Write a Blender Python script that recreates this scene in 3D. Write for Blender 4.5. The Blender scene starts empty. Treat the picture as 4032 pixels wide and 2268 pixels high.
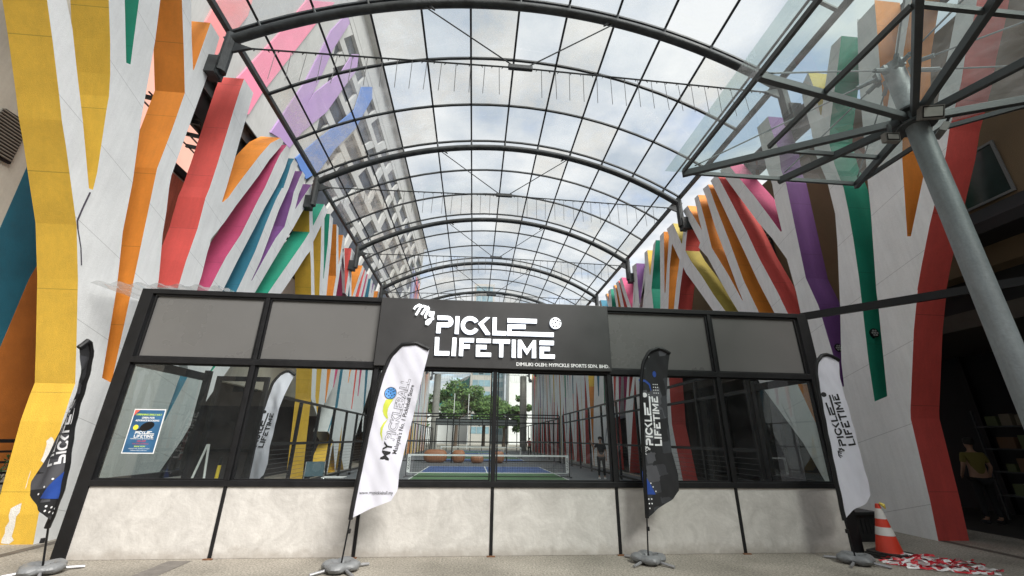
import bpy, math, random
from mathutils import Vector, Matrix
from mathutils.geometry import tessellate_polygon
R = math.radians
random.seed(7)
scn = bpy.context.scene
COL = scn.collection
# ---------------------------------------------------------------- camera
cam = bpy.data.cameras.new('camera'); camo = bpy.data.objects.new('camera', cam); COL.objects.link(camo)
cam.sensor_width = 36; cam.lens = 14.398; cam.clip_start = 0.05; cam.clip_end = 600
camo.matrix_world = Matrix.Translation((0, 0, 1.6)) @ Matrix.Rotation(-0.0850532, 4, 'Z') @ Matrix.Rotation(math.pi/2+0.353508, 4, 'X') @ Matrix.Rotation(0.0125639, 4, 'Z')
scn.camera = camo
# ---------------------------------------------------------------- world and sun
SUN_EL, SUN_AZ = R(44), R(146)       # azimuth of the sun measured from +Y towards +X
w = bpy.data.worlds.new('World'); scn.world = w; w.use_nodes = True
nt = w.node_tree; nt.nodes.clear()
def N(t, **k):
    n = nt.nodes.new(t)
    for a, b in k.items(): setattr(n, a, b)
    return n
sky = N('ShaderNodeTexSky', sky_type='NISHITA', sun_disc=False); sky.sun_elevation = SUN_EL; sky.sun_rotation = SUN_AZ
b1 = N('ShaderNodeBackground'); b1.inputs[1].default_value = 0.14
b2 = N('ShaderNodeBackground'); b2.inputs[1].default_value = 0.48
tc = N('ShaderNodeTexCoord'); sp = N('ShaderNodeSeparateXYZ')
mx = N('ShaderNodeMath', operation='MAXIMUM'); mx.inputs[1].default_value = 0.12
dv = N('ShaderNodeVectorMath', operation='DIVIDE'); cb = N('ShaderNodeCombineXYZ')
n1 = N('ShaderNodeTexNoise'); n1.inputs['Scale'].default_value = 1.7; n1.inputs['Detail'].default_value = 8; n1.inputs['Roughness'].default_value = 0.58
n2 = N('ShaderNodeTexNoise'); n2.inputs['Scale'].default_value = 3.6; n2.inputs['Detail'].default_value = 7
r1 = N('ShaderNodeValToRGB'); r1.color_ramp.elements[0].color = (0.5, 0.5, 0.5, 1); r1.color_ramp.elements[0].position = 0.34; r1.color_ramp.elements[1].position = 0.46
r2 = N('ShaderNodeValToRGB'); r2.color_ramp.elements[0].position = 0.33; r2.color_ramp.elements[1].position = 0.62
r2.color_ramp.elements[0].color = (0.50, 0.57, 0.66, 1); r2.color_ramp.elements[1].color = (0.93, 0.94, 0.95, 1)
ms = N('ShaderNodeMixShader'); wo = N('ShaderNodeOutputWorld')
L = nt.links.new
L(tc.outputs['Generated'], sp.inputs[0]); L(sp.outputs[2], mx.inputs[0])
for i in range(3): L(mx.outputs[0], cb.inputs[i])
L(tc.outputs['Generated'], dv.inputs[0]); L(cb.outputs[0], dv.inputs[1])
L(dv.outputs[0], n1.inputs['Vector']); L(dv.outputs[0], n2.inputs['Vector'])
L(n1.outputs[0], r1.inputs[0]); L(n2.outputs[0], r2.inputs[0]); L(r2.outputs[0], b2.inputs[0])
L(sky.outputs[0], b1.inputs[0]); L(r1.outputs[0], ms.inputs[0]); L(b1.outputs[0], ms.inputs[1]); L(b2.outputs[0], ms.inputs[2]); L(ms.outputs[0], wo.inputs[0])
sl = bpy.data.lights.new('sun', 'SUN'); sl.energy = 2.8; sl.angle = R(30); sl.color = (1, 0.97, 0.92)
so = bpy.data.objects.new('sun', sl); COL.objects.link(so)
sd = Vector((math.sin(SUN_AZ)*math.cos(SUN_EL), math.cos(SUN_AZ)*math.cos(SUN_EL), math.sin(SUN_EL)))
so.rotation_euler = sd.to_track_quat('Z', 'Y').to_euler()
vs = scn.view_settings; vs.view_transform = 'Standard'; vs.look = 'None'; vs.gamma = 1; vs.exposure = 1.17
# ---------------------------------------------------------------- traced outlines, metres on their own planes
LP=[[[7.87,0.0,"Y"],[7.87,0.0,"Y"],[7.78,0.42,"Y"],[7.6,1.78,"Y"],[7.58,2.19,"Y"],[7.58,2.38,"Y"],[7.37,2.93,"Y"],[6.95,4.0,"Y"],[6.58,4.82,"Y"],[6.24,5.39,"Y"],[5.95,5.88,"Y"],[5.74,6.21,"Y"],[5.57,6.52,"Y"],[5.18,7.2,"Y"],[4.88,7.7,"Y"],[3.12,10.72,"W"],[3.09,10.72,"W"],[5.08,7.98,"W"],[5.31,7.67,"W"],[5.62,7.12,"W"],[6.01,6.45,"W"],[6.53,5.49,"W"],[6.6,5.51,"Y"],[6.55,5.83,"Y"],[6.44,6.27,"Y"],[6.27,6.95,"Y"],[6.22,7.18,"Y"],[6.09,7.55,"Y"],[5.86,8.09,"Y"],[5.57,8.7,"Y"],[4.6,10.72,"W"],[5.01,10.72,"W"],[5.79,9.01,"W"],[6.25,8.01,"W"],[6.33,8.06,"G"],[6.0,9.31,"G"],[5.63,10.72,"W"],[6.11,10.72,"W"],[6.35,9.81,"W"],[6.57,8.97,"W"],[6.75,8.11,"W"],[6.92,7.28,"W"],[7.22,6.11,"W"],[7.4,5.13,"W"],[7.6,4.44,"W"],[7.7,4.08,"W"],[7.89,3.22,"W"],[8.04,2.54,"W"],[8.27,2.48,"O"],[8.15,3.28,"O"],[8.0,4.25,"O"],[7.7,6.12,"O"],[7.61,6.69,"O"],[7.62,7.64,"O"],[7.6,8.67,"O"],[7.21,9.48,"O"],[6.75,10.39,"O"],[6.59,10.72,"W"],[6.91,10.72,"W"],[6.94,10.66,"W"],[7.3,9.89,"W"],[7.59,9.34,"W"],[7.61,9.35,"O"],[7.59,10.82,"W"],[7.96,10.81,"W"],[8.01,9.97,"W"],[8.0,8.85,"W"],[7.99,7.53,"W"],[7.99,6.79,"W"],[8.04,6.51,"W"],[8.17,6.03,"W"],[8.27,5.54,"W"],[8.44,4.99,"W"],[8.55,4.62,"W"],[8.59,4.41,"W"],[10.0,2.9,"W"],[9.89,1.89,"W"],[9.92,1.88,"B"],[10.26,2.91,"W"],[9.13,4.65,"R"],[9.12,5.31,"R"],[9.13,5.49,"R"],[9.16,6.15,"R"],[9.11,6.95,"R"],[9.14,7.25,"R"],[9.15,7.93,"R"],[9.14,8.85,"R"],[9.13,9.68,"R"],[9.13,10.28,"R"],[9.15,10.75,"W"],[9.65,10.76,"W"],[9.66,10.26,"W"],[9.67,9.33,"W"],[9.69,8.44,"W"],[9.7,7.62,"W"],[9.69,7.21,"W"],[9.72,7.21,"O"],[9.87,7.45,"O"],[10.01,7.83,"O"],[10.25,8.42,"O"],[10.67,9.43,"O"],[11.0,10.12,"O"],[11.45,10.71,"W"],[11.66,10.73,"W"],[11.56,10.43,"W"],[11.17,9.64,"W"],[10.86,8.83,"W"],[10.6,8.23,"W"],[10.23,7.39,"W"],[10.0,6.8,"W"],[9.69,6.14,"W"],[9.71,5.99,"W"],[9.7,5.8,"W"],[9.74,5.2,"W"],[9.73,4.83,"W"],[9.99,3.73,"W"],[10.03,3.73,"M"],[10.11,4.91,"M"],[10.25,5.41,"M"],[10.41,5.97,"M"],[10.77,6.84,"M"],[11.14,8.22,"M"],[11.29,8.69,"M"],[11.51,9.7,"M"],[11.65,10.23,"M"],[11.89,10.78,"W"],[12.19,10.8,"W"],[12.11,10.0,"W"],[11.91,9.19,"W"],[11.53,8.11,"W"],[11.35,7.47,"W"],[10.92,6.09,"W"],[10.64,5.1,"W"],[10.56,3.3,"W"],[10.61,3.29,"T"],[11.22,5.3,"T"],[11.37,5.81,"T"],[11.61,6.7,"T"],[11.82,7.82,"T"],[12.02,8.74,"T"],[12.21,9.31,"T"],[12.29,9.36,"T"],[12.38,10.07,"T"],[12.4,10.37,"T"],[12.52,10.72,"W"],[12.84,10.73,"W"],[12.76,10.37,"W"],[12.62,9.58,"W"],[12.34,8.54,"W"],[12.14,7.34,"W"],[12.0,6.57,"W"],[11.79,5.86,"W"],[11.82,5.87,"P"],[12.14,6.68,"P"],[12.54,7.63,"P"],[12.91,8.25,"P"],[12.99,9.2,"P"],[13.01,8.82,"P"],[12.99,9.65,"P"],[13.17,10.39,"P"],[13.27,10.73,"W"],[13.51,10.74,"W"],[13.51,10.37,"W"],[13.37,9.84,"W"],[13.34,9.2,"W"],[13.37,9.22,"P"],[13.69,9.87,"P"],[14.13,10.75,"W"],[14.4,10.71,"W"],[14.24,10.09,"W"],[13.85,9.31,"W"],[13.51,8.53,"W"],[12.92,7.39,"W"],[13.16,7.8,"W"],[12.64,6.72,"W"],[12.11,5.58,"W"],[10.95,3.0,"W"],[10.91,2.02,"W"],[10.67,1.54,"W"],[10.2,0.85,"W"],[9.62,0.0,"W"]],[[10.12,1.25,"W"],[10.2,2.2,"W"],[10.79,2.96,"W"],[10.98,2.99,"G"],[11.24,3.34,"G"],[12.84,5.84,"G"],[13.28,6.55,"G"],[13.91,7.56,"G"],[14.47,8.45,"G"],[14.8,9.04,"W"],[14.8,9.04,"Y"],[14.28,10.01,"Y"],[14.24,10.09,"Y"],[14.23,10.48,"W"],[14.33,10.66,"W"],[14.36,10.54,"W"],[14.57,10.16,"W"],[14.54,10.17,"W"],[14.96,9.42,"W"],[14.99,9.42,"G"],[15.6,10.78,"W"],[16.05,10.76,"W"],[15.91,10.33,"W"],[15.72,9.84,"W"],[15.28,8.86,"W"],[15.15,8.37,"W"],[14.93,8.09,"W"],[14.39,7.21,"W"],[13.66,6.11,"W"],[11.86,3.42,"W"],[10.91,2.02,"W"],[10.2,0.85,"W"],[9.69,0.0,"W"]],[[18.46,0.0,"Y"],[18.45,0.06,"Y"],[17.91,3.04,"Y"],[17.45,4.27,"Y"],[16.05,6.87,"Y"],[15.51,7.9,"Y"],[15.12,8.51,"W"],[15.28,8.88,"W"],[15.78,8.02,"W"],[16.37,6.98,"W"],[17.93,4.34,"W"],[18.32,3.19,"W"],[18.94,2.42,"Y"],[18.51,4.42,"Y"],[16.83,7.14,"Y"],[16.28,8.55,"Y"],[15.72,9.84,"W"],[15.91,10.33,"W"],[15.88,10.29,"W"],[16.62,8.7,"W"],[16.92,7.94,"W"],[16.96,7.95,"G"],[16.73,9.42,"G"],[16.35,10.75,"W"],[16.78,10.77,"W"],[17.13,9.55,"W"],[17.4,8.27,"W"],[17.59,7.39,"W"],[19.16,4.5,"W"],[19.59,3.05,"W"],[19.7,3.03,"O"],[19.65,4.58,"O"],[18.35,7.64,"O"],[18.32,8.61,"O"],[17.83,9.6,"O"],[17.3,10.75,"W"],[17.58,10.74,"W"],[17.94,10.01,"W"],[18.39,9.24,"W"],[18.41,9.25,"O"],[18.39,9.93,"O"],[18.32,10.74,"W"],[18.65,10.74,"W"],[18.73,10.25,"W"],[18.71,9.42,"W"],[18.73,7.77,"W"],[20.27,4.68,"W"],[20.34,3.8,"W"],[20.43,3.78,"M"],[20.67,4.74,"M"],[19.6,8.07,"M"],[18.75,9.44,"M"],[18.57,10.11,"W"],[18.8,10.24,"W"],[19.4,9.19,"W"],[19.89,8.32,"W"],[19.94,8.33,"R"],[19.91,9.4,"R"],[19.77,10.73,"W"],[20.37,10.75,"W"],[20.39,10.07,"W"],[20.35,8.99,"W"],[20.36,8.3,"W"],[20.98,4.79,"W"],[21.07,2.98,"W"],[20.55,1.83,"W"],[20.66,1.81,"T"],[21.45,3.0,"T"],[21.41,4.86,"T"],[20.66,8.39,"T"],[20.36,8.96,"T"],[20.28,10.02,"W"],[20.46,10.06,"W"],[20.23,9.92,"W"],[20.96,8.5,"W"],[22.5,5.03,"W"],[22.52,4.27,"W"],[22.62,4.26,"O"],[22.77,5.08,"O"],[21.1,8.54,"O"],[21.61,9.76,"O"],[22.06,10.75,"W"],[22.48,10.73,"W"],[21.86,9.44,"W"],[21.58,8.7,"W"],[23.56,5.2,"W"],[23.8,3.04,"W"],[23.95,3.05,"R"],[23.91,5.26,"R"],[22.15,8.89,"R"],[22.38,9.89,"R"],[22.64,10.73,"W"],[23.06,10.73,"W"],[22.6,9.05,"W"],[24.42,5.34,"W"],[24.7,3.79,"W"],[24.86,3.81,"M"],[24.85,5.41,"M"],[22.94,9.15,"M"],[23.28,10.72,"W"],[23.62,10.73,"W"],[23.28,9.27,"W"],[25.63,5.54,"W"],[26.7,1.91,"W"],[26.94,1.91,"T"],[26.22,5.63,"T"],[24.06,9.51,"T"],[24.12,10.75,"W"],[24.58,10.78,"W"],[24.58,9.94,"W"],[24.61,9.95,"P"],[24.91,10.72,"W"],[25.22,10.69,"W"],[25.18,9.89,"W"],[27.49,5.83,"W"],[28.24,3.48,"W"],[28.45,3.5,"O"],[28.17,5.94,"O"],[26.12,10.19,"O"],[26.2,10.68,"W"],[26.79,10.72,"W"],[26.66,10.37,"W"],[29.42,6.14,"W"],[25.33,1.44,"W"],[24.84,0.0,"W"],[24.96,0.0,"W"],[24.02,0.0,"Y"],[22.96,0.94,"Y"],[22.59,2.17,"Y"],[22.56,0.01,"Y"],[22.2,0.0,"W"],[21.87,0.0,"W"],[21.55,0.0,"W"],[21.46,0.0,"Y"],[21.6,1.41,"Y"],[20.36,0.0,"W"]]]
RP=[[[7.63,0.0,"R"],[7.63,0.01,"R"],[7.56,0.65,"R"],[7.45,2.06,"R"],[7.41,2.2,"R"],[6.88,3.63,"R"],[6.57,4.35,"R"],[6.59,4.33,"R"],[6.36,4.77,"R"],[6.01,5.41,"R"],[5.8,5.76,"R"],[5.39,6.47,"R"],[5.18,6.9,"R"],[4.77,7.57,"R"],[4.58,7.96,"R"],[4.24,8.54,"R"],[4.14,8.74,"R"],[3.26,10.55,"W"],[3.54,10.55,"W"],[4.34,9.02,"W"],[4.5,8.71,"W"],[4.7,8.34,"W"],[4.94,7.95,"W"],[5.79,6.39,"W"],[6.37,5.37,"W"],[6.43,5.4,"O"],[6.04,6.91,"O"],[5.35,8.96,"O"],[4.9,9.83,"O"],[4.53,10.55,"W"],[4.71,10.55,"W"],[5.02,10.0,"W"],[5.39,9.3,"W"],[5.79,8.46,"W"],[6.03,8.0,"W"],[6.06,8.02,"O"],[5.82,9.07,"O"],[5.62,9.9,"O"],[5.45,10.62,"O"],[5.47,10.55,"W"],[5.9,10.55,"W"],[5.88,10.62,"W"],[6.28,9.22,"W"],[6.79,6.96,"W"],[6.94,6.25,"W"],[7.35,4.57,"W"],[7.4,4.28,"W"],[7.78,2.5,"W"],[8.08,2.42,"G"],[7.96,3.23,"G"],[7.63,4.97,"G"],[7.49,5.86,"G"],[7.4,6.58,"G"],[7.35,7.14,"G"],[7.39,7.8,"G"],[7.36,8.4,"G"],[7.19,8.84,"G"],[6.54,10.13,"G"],[6.3,10.63,"W"],[6.59,10.65,"W"],[6.91,10.06,"W"],[7.14,9.62,"W"],[7.33,9.23,"W"],[7.36,9.26,"K"],[7.3,9.98,"K"],[7.33,10.63,"W"],[7.63,10.45,"W"],[7.69,10.03,"W"],[7.7,9.12,"W"],[7.78,8.43,"W"],[7.69,7.53,"W"],[7.73,6.67,"W"],[7.88,6.0,"W"],[8.18,4.87,"W"],[8.26,4.56,"W"],[8.61,3.35,"W"],[8.71,2.8,"W"],[8.75,2.8,"P"],[8.78,3.55,"P"],[8.83,4.74,"P"],[8.99,5.53,"P"],[8.92,7.0,"P"],[8.85,8.3,"P"],[8.9,8.76,"P"],[8.81,9.36,"P"],[8.86,9.99,"P"],[8.88,10.29,"P"],[8.88,10.62,"W"],[9.37,10.64,"W"],[9.37,10.18,"W"],[9.38,9.12,"W"],[9.32,8.57,"W"],[9.38,7.91,"W"],[9.38,7.08,"W"],[9.43,7.1,"M"],[9.72,7.8,"M"],[10.11,8.71,"M"],[10.51,9.55,"M"],[10.98,10.55,"W"],[11.41,10.55,"W"],[11.18,10.05,"W"],[10.75,9.09,"W"],[10.16,7.78,"W"],[9.78,7.06,"W"],[9.44,6.27,"W"],[9.4,5.3,"W"],[9.42,4.69,"W"],[9.75,2.98,"W"],[9.63,1.83,"W"],[9.69,1.84,"O"],[10.06,3.02,"W"],[9.83,4.82,"R"],[10.03,5.53,"R"],[10.46,6.79,"R"],[10.73,7.79,"R"],[11.1,8.97,"R"],[11.53,10.31,"R"],[11.64,10.56,"W"],[12.02,10.56,"W"],[11.85,10.04,"W"],[11.43,8.61,"W"],[11.03,7.28,"W"],[10.68,6.06,"W"],[10.31,4.99,"W"],[10.09,3.49,"W"],[10.18,3.51,"O"],[10.92,5.2,"O"],[11.3,6.36,"O"],[11.63,7.93,"O"],[12.0,9.53,"O"],[12.19,10.52,"W"],[12.56,10.57,"W"],[12.44,10.08,"W"],[12.23,8.74,"W"],[11.88,7.29,"W"],[11.67,6.33,"W"],[11.52,5.78,"W"],[11.55,5.79,"O"],[11.97,6.79,"O"],[12.63,8.14,"O"],[12.74,9.26,"O"],[12.91,10.54,"W"],[13.19,10.56,"W"],[13.11,9.56,"W"],[13.04,9.05,"W"],[13.05,9.09,"O"],[13.48,9.99,"O"],[13.73,10.56,"W"],[14.13,10.55,"W"],[13.82,9.91,"W"],[13.29,8.67,"W"],[13.44,8.55,"W"],[12.98,7.93,"W"],[12.52,6.9,"W"],[12.16,6.13,"W"],[11.82,5.48,"W"],[11.3,3.69,"W"],[10.29,1.57,"W"],[9.93,0.85,"W"],[9.49,0.0,"W"]],[[10.1,1.27,"W"],[10.66,2.25,"W"],[11.19,3.68,"K"],[12.48,5.7,"K"],[13.01,6.5,"K"],[13.54,7.42,"K"],[14.11,8.28,"K"],[14.39,8.86,"W"],[14.39,8.86,"R"],[14.24,9.2,"R"],[13.86,9.89,"R"],[13.83,10.15,"W"],[14.09,10.25,"W"],[14.55,9.27,"W"],[14.61,9.3,"K"],[14.86,9.98,"K"],[15.06,10.49,"W"],[15.66,10.53,"W"],[15.53,10.09,"W"],[15.36,9.65,"W"],[14.94,8.71,"W"],[14.74,8.28,"W"],[14.6,7.97,"W"],[14.15,7.34,"W"],[13.17,5.93,"W"],[11.34,3.0,"W"],[10.29,1.57,"W"],[9.93,0.85,"W"]],[[16.99,0.0,"R"],[17.01,0.09,"R"],[17.4,2.25,"R"],[17.16,4.2,"R"],[15.64,6.72,"R"],[15.15,7.63,"R"],[14.75,8.27,"W"],[14.93,8.73,"W"],[15.41,7.95,"W"],[15.98,6.85,"W"],[17.97,4.31,"W"],[18.84,3.09,"W"],[18.98,3.1,"O"],[18.37,4.37,"O"],[16.46,7.0,"O"],[15.83,8.8,"O"],[15.36,9.67,"W"],[15.54,10.12,"W"],[16.54,7.82,"W"],[16.61,7.84,"O"],[16.27,9.23,"O"],[15.95,10.56,"W"],[16.37,10.55,"W"],[16.54,9.91,"W"],[16.89,8.42,"W"],[17.21,7.22,"W"],[19.21,4.49,"W"],[19.82,2.69,"W"],[19.97,2.7,"G"],[19.81,4.57,"G"],[17.9,7.43,"G"],[17.88,8.49,"G"],[16.83,10.57,"W"],[17.14,10.48,"W"],[17.43,9.98,"W"],[17.84,9.18,"W"],[17.89,9.2,"Y"],[17.85,10.53,"W"],[18.22,10.55,"W"],[18.42,9.35,"W"],[20.37,7.07,"W"],[20.79,5.4,"W"],[21.91,3.83,"W"],[22.1,3.85,"R"],[21.74,4.84,"R"],[19.15,7.9,"R"],[18.73,8.65,"R"],[18.47,9.31,"W"],[18.41,9.82,"W"],[19.2,8.4,"W"],[19.41,8.19,"W"],[19.46,8.23,"P"],[19.42,9.38,"P"],[19.35,10.47,"W"],[19.94,10.54,"W"],[20.0,8.92,"W"],[20.25,8.01,"W"],[22.04,4.88,"W"],[22.79,3.1,"W"],[22.95,3.11,"M"],[22.63,4.96,"M"],[20.2,8.23,"M"],[19.94,8.79,"W"],[19.97,9.5,"W"],[20.44,8.31,"W"],[23.0,5.01,"W"],[23.76,2.88,"W"],[23.89,2.89,"M"],[23.46,5.08,"M"],[20.58,8.35,"M"],[21.07,9.32,"M"],[21.63,10.56,"W"],[22.02,10.58,"W"],[21.69,9.73,"W"],[21.12,8.53,"W"],[23.9,5.14,"W"],[24.42,3.48,"W"],[24.56,3.49,"R"],[24.35,5.2,"R"],[21.61,8.68,"R"],[21.93,9.86,"R"],[22.18,10.56,"W"],[22.65,10.58,"W"],[22.41,9.91,"W"],[22.13,8.86,"W"],[24.83,5.27,"W"],[25.63,2.82,"W"],[25.78,2.83,"O"],[25.31,5.34,"O"],[22.52,8.98,"O"],[22.71,10.14,"O"],[22.95,10.58,"W"],[23.2,10.58,"W"],[22.88,9.12,"W"],[25.82,5.41,"W"],[26.38,3.62,"W"],[26.54,3.64,"G"],[26.3,5.48,"G"],[23.65,9.36,"G"],[23.64,10.57,"W"],[24.16,10.61,"W"],[24.12,9.89,"W"],[24.17,9.91,"O"],[24.5,10.57,"W"],[24.8,10.58,"W"],[24.35,9.59,"W"],[27.18,5.6,"W"],[27.57,4.36,"W"],[27.74,4.38,"T"],[27.77,5.68,"T"],[25.58,10.02,"T"],[25.82,10.56,"W"],[26.26,10.61,"W"],[26.09,10.18,"W"],[28.38,5.77,"W"],[29.39,2.15,"W"],[29.55,0.0,"W"],[29.52,0.0,"W"],[25.42,0.0,"R"],[25.46,3.56,"R"],[27.96,0.0,"W"],[24.55,0.0,"W"],[22.94,0.0,"W"],[21.18,0.0,"R"],[20.95,4.77,"R"],[22.91,0.0,"W"],[20.25,0.0,"W"],[19.12,0.0,"W"]]]
TOWB=[["K",[[18.11,25.46],[20.53,28.95],[20.58,27.52],[19.33,22.55],[18.38,21.79],[17.89,23.39]]],["K",[[26.18,37.09],[30.65,43.18],[28.74,38.23],[23.91,24.27],[23.27,21.85],[22.17,20.82],[21.37,22.99],[24.28,31.1]]],["P",[[33.72,45.81],[31.13,39.75],[28.93,30.87],[26.05,22.74],[27.51,23.37],[28.91,23.66],[30.2,26.34],[33.79,32.01],[36.56,38.13],[38.99,43.28],[38.7,45.58],[37.01,43.58],[35.13,38.68],[30.73,31.29],[29.62,28.3],[30.93,32.5],[32.33,38.66],[34.77,45.69]]],["B",[[45.06,47.01],[41.47,43.26],[40.52,38.69],[36.23,32.37],[32.99,27.79],[30.18,23.62],[31.41,23.37],[32.64,23.27],[34.68,25.53],[37.29,30.3],[41.86,37.07],[45.79,45.72]]]]
LOGO=[[[-1.001,0.348],[-0.835,0.349],[-0.791,0.344],[-0.754,0.319],[-0.732,0.283],[-0.727,0.252],[-0.731,0.21],[-0.758,0.172],[-0.8,0.151],[-0.93,0.149],[-0.933,0.043],[-1.002,0.043],[-1.0,0.223],[-0.827,0.231],[-0.806,0.24],[-0.798,0.257],[-0.808,0.273],[-0.83,0.279],[-0.996,0.277]],[[-0.693,0.348],[-0.625,0.348],[-0.626,0.039],[-0.691,0.04]],[[-0.295,0.124],[-0.32,0.087],[-0.353,0.058],[-0.393,0.04],[-0.436,0.034],[-0.48,0.04],[-0.52,0.058],[-0.554,0.087],[-0.579,0.124],[-0.593,0.167],[-0.596,0.211],[-0.586,0.255],[-0.565,0.294],[-0.534,0.326],[-0.495,0.347],[-0.452,0.357],[-0.407,0.354],[-0.365,0.338],[-0.329,0.312],[-0.302,0.276],[-0.361,0.24],[-0.377,0.26],[-0.397,0.275],[-0.421,0.283],[-0.446,0.285],[-0.47,0.28],[-0.492,0.268],[-0.51,0.25],[-0.522,0.228],[-0.527,0.204],[-0.526,0.179],[-0.518,0.155],[-0.504,0.134],[-0.485,0.118],[-0.462,0.108],[-0.437,0.104],[-0.413,0.108],[-0.39,0.118],[-0.371,0.134],[-0.357,0.155]],[[-0.17,0.349],[-0.101,0.35],[-0.215,0.233],[-0.092,0.06],[-0.094,0.043],[-0.165,0.041],[-0.303,0.232]],[[-0.055,0.349],[0.014,0.35],[0.014,0.112],[0.185,0.112],[0.184,0.041],[-0.052,0.039]],[[0.203,0.346],[0.715,0.348],[0.713,0.272],[0.202,0.271]],[[0.203,0.234],[0.519,0.24],[0.515,0.168],[0.269,0.163],[0.27,0.112],[1.007,0.117],[1.003,0.043],[0.202,0.042]],[[-1.013,-0.029],[-0.944,-0.029],[-0.935,-0.263],[-0.761,-0.261],[-0.76,-0.33],[-1.0,-0.334]],[[-0.722,-0.028],[-0.655,-0.028],[-0.652,-0.335],[-0.722,-0.335]],[[-0.602,-0.031],[-0.361,-0.026],[-0.362,-0.096],[-0.534,-0.098],[-0.536,-0.137],[-0.426,-0.136],[-0.427,-0.204],[-0.534,-0.205],[-0.534,-0.334],[-0.6,-0.331]],[[-0.319,-0.033],[-0.077,-0.029],[-0.077,-0.098],[-0.317,-0.101]],[[-0.323,-0.139],[-0.146,-0.138],[-0.145,-0.207],[-0.256,-0.208],[-0.254,-0.268],[-0.066,-0.266],[-0.066,-0.332],[-0.318,-0.336]],[[-0.04,-0.033],[0.249,-0.03],[0.247,-0.099],[0.136,-0.099],[0.136,-0.334],[0.071,-0.334],[0.07,-0.098],[-0.041,-0.099]],[[0.283,-0.031],[0.347,-0.031],[0.348,-0.336],[0.282,-0.335]],[[0.385,-0.03],[0.44,-0.028],[0.539,-0.186],[0.644,-0.03],[0.694,-0.028],[0.694,-0.331],[0.624,-0.333],[0.629,-0.139],[0.539,-0.284],[0.451,-0.15],[0.449,-0.334],[0.384,-0.333]],[[0.759,-0.032],[1.006,-0.028],[1.002,-0.102],[0.756,-0.103]],[[0.76,-0.138],[0.934,-0.137],[0.931,-0.205],[0.828,-0.207],[0.827,-0.266],[1.017,-0.265],[1.012,-0.333],[0.757,-0.335]]]
MY=[[[-1.408,0.449],[-1.38,0.494],[-1.323,0.531],[-1.298,0.528],[-1.301,0.488],[-1.334,0.412],[-1.366,0.347]],[[-1.301,0.493],[-1.25,0.51],[-1.217,0.505],[-1.216,0.462],[-1.25,0.398],[-1.272,0.357]],[[-1.214,0.468],[-1.168,0.499],[-1.158,0.47],[-1.181,0.4],[-1.205,0.337],[-1.198,0.297]],[[-1.118,0.42],[-1.133,0.379],[-1.132,0.343],[-1.111,0.332],[-1.084,0.367],[-1.071,0.416]],[[-1.071,0.416],[-1.087,0.301],[-1.117,0.232],[-1.153,0.188],[-1.179,0.196],[-1.181,0.23],[-1.143,0.267],[-1.091,0.29],[-1.057,0.291]]]
BALL=[[1.042,0.288],0.128]
HOLES=[[1.009,0.35],[1.08,0.336],[1.042,0.297],[0.982,0.286],[1.106,0.273],[1.003,0.226],[1.05,0.23],[1.12,0.314]]
TEAL=[[7.08,6.36],[7.14,4.97],[7.18,3.74],[8.05,1.61],[7.94,3.02],[7.91,4.3],[7.99,5.13],[7.96,5.97]]
ORNG=[[7.99,5.13],[7.91,4.3],[7.94,3.02],[8.05,1.61],[8.53,0.99],[9.83,0.91],[8.04,5.21]]
LOUV=[[6.4,6.91],[6.77,6.93],[6.81,6.79],[6.82,6.06],[6.54,6.04],[6.3,6.42]]
F2=[[[-1.566,0.58],[-1.553,0.836],[-1.521,1.212],[-1.479,1.674],[-1.433,2.092],[-1.379,2.458],[-1.3,2.744],[-1.15,2.931],[-0.923,2.962],[-0.723,2.873]],[[-1.552,0.595],[-1.32,0.706],[-1.064,0.8],[-0.99,0.93],[-0.993,1.151],[-0.936,1.546],[-0.861,1.961],[-0.797,2.397],[-0.748,2.702],[-0.723,2.873]]]
F3=[[[2.555,0.553],[2.564,0.816],[2.579,1.227],[2.607,1.731],[2.624,2.109],[2.66,2.504],[2.723,2.792],[2.847,2.984],[3.024,3.054],[3.193,2.965]],[[2.563,0.553],[2.728,0.667],[2.975,0.8],[3.08,0.918],[3.1,1.125],[3.038,1.443],[3.041,1.887],[3.064,2.274],[3.122,2.679],[3.193,2.965]]]
F4=[[[5.475,0.537],[5.485,0.837],[5.495,1.254],[5.518,1.767],[5.548,2.231],[5.584,2.636],[5.63,2.846],[5.755,2.977],[5.899,3.002],[6.074,2.909]],[[5.475,0.537],[5.621,0.662],[5.892,0.753],[5.995,0.872],[6.006,1.08],[6.0,1.402],[6.018,1.774],[6.022,2.2],[6.003,2.563],[6.074,2.909]]]
PEELS=[[[-6.745,7.631,1.547],[-6.799,7.639,1.485],[-6.781,7.645,1.437],[-6.783,7.659,1.332],[-6.791,7.67,1.25],[-6.805,7.678,1.191],[-6.77,7.681,1.168],[-6.722,7.688,1.117],[-6.704,7.682,1.157],[-6.687,7.667,1.274],[-6.688,7.651,1.391],[-6.683,7.639,1.486],[-6.718,7.633,1.533]],[[-6.921,7.758,0.583],[-6.989,7.763,0.548],[-7.055,7.769,0.506],[-7.058,7.782,0.409],[-7.035,7.8,0.325],[-7.074,7.818,0.241],[-7.065,7.836,0.158],[-7.091,7.854,0.075],[-7.094,7.866,0.02],[-6.98,7.869,0.006],[-6.921,7.857,0.06],[-6.96,7.845,0.116],[-6.944,7.815,0.255],[-6.95,7.785,0.394],[-6.914,7.776,0.45]],[[-6.911,7.695,1.061],[-6.921,7.705,0.988],[-6.923,7.722,0.859],[-6.926,7.733,0.773],[-6.914,7.728,0.816],[-6.916,7.714,0.916],[-6.91,7.707,0.974]]]
CRACK=[(6.57,5.44),(6.56,5.16),(6.56,4.89),(6.62,4.77),(6.71,4.63),(6.79,4.5),(6.91,4.24)]
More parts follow.
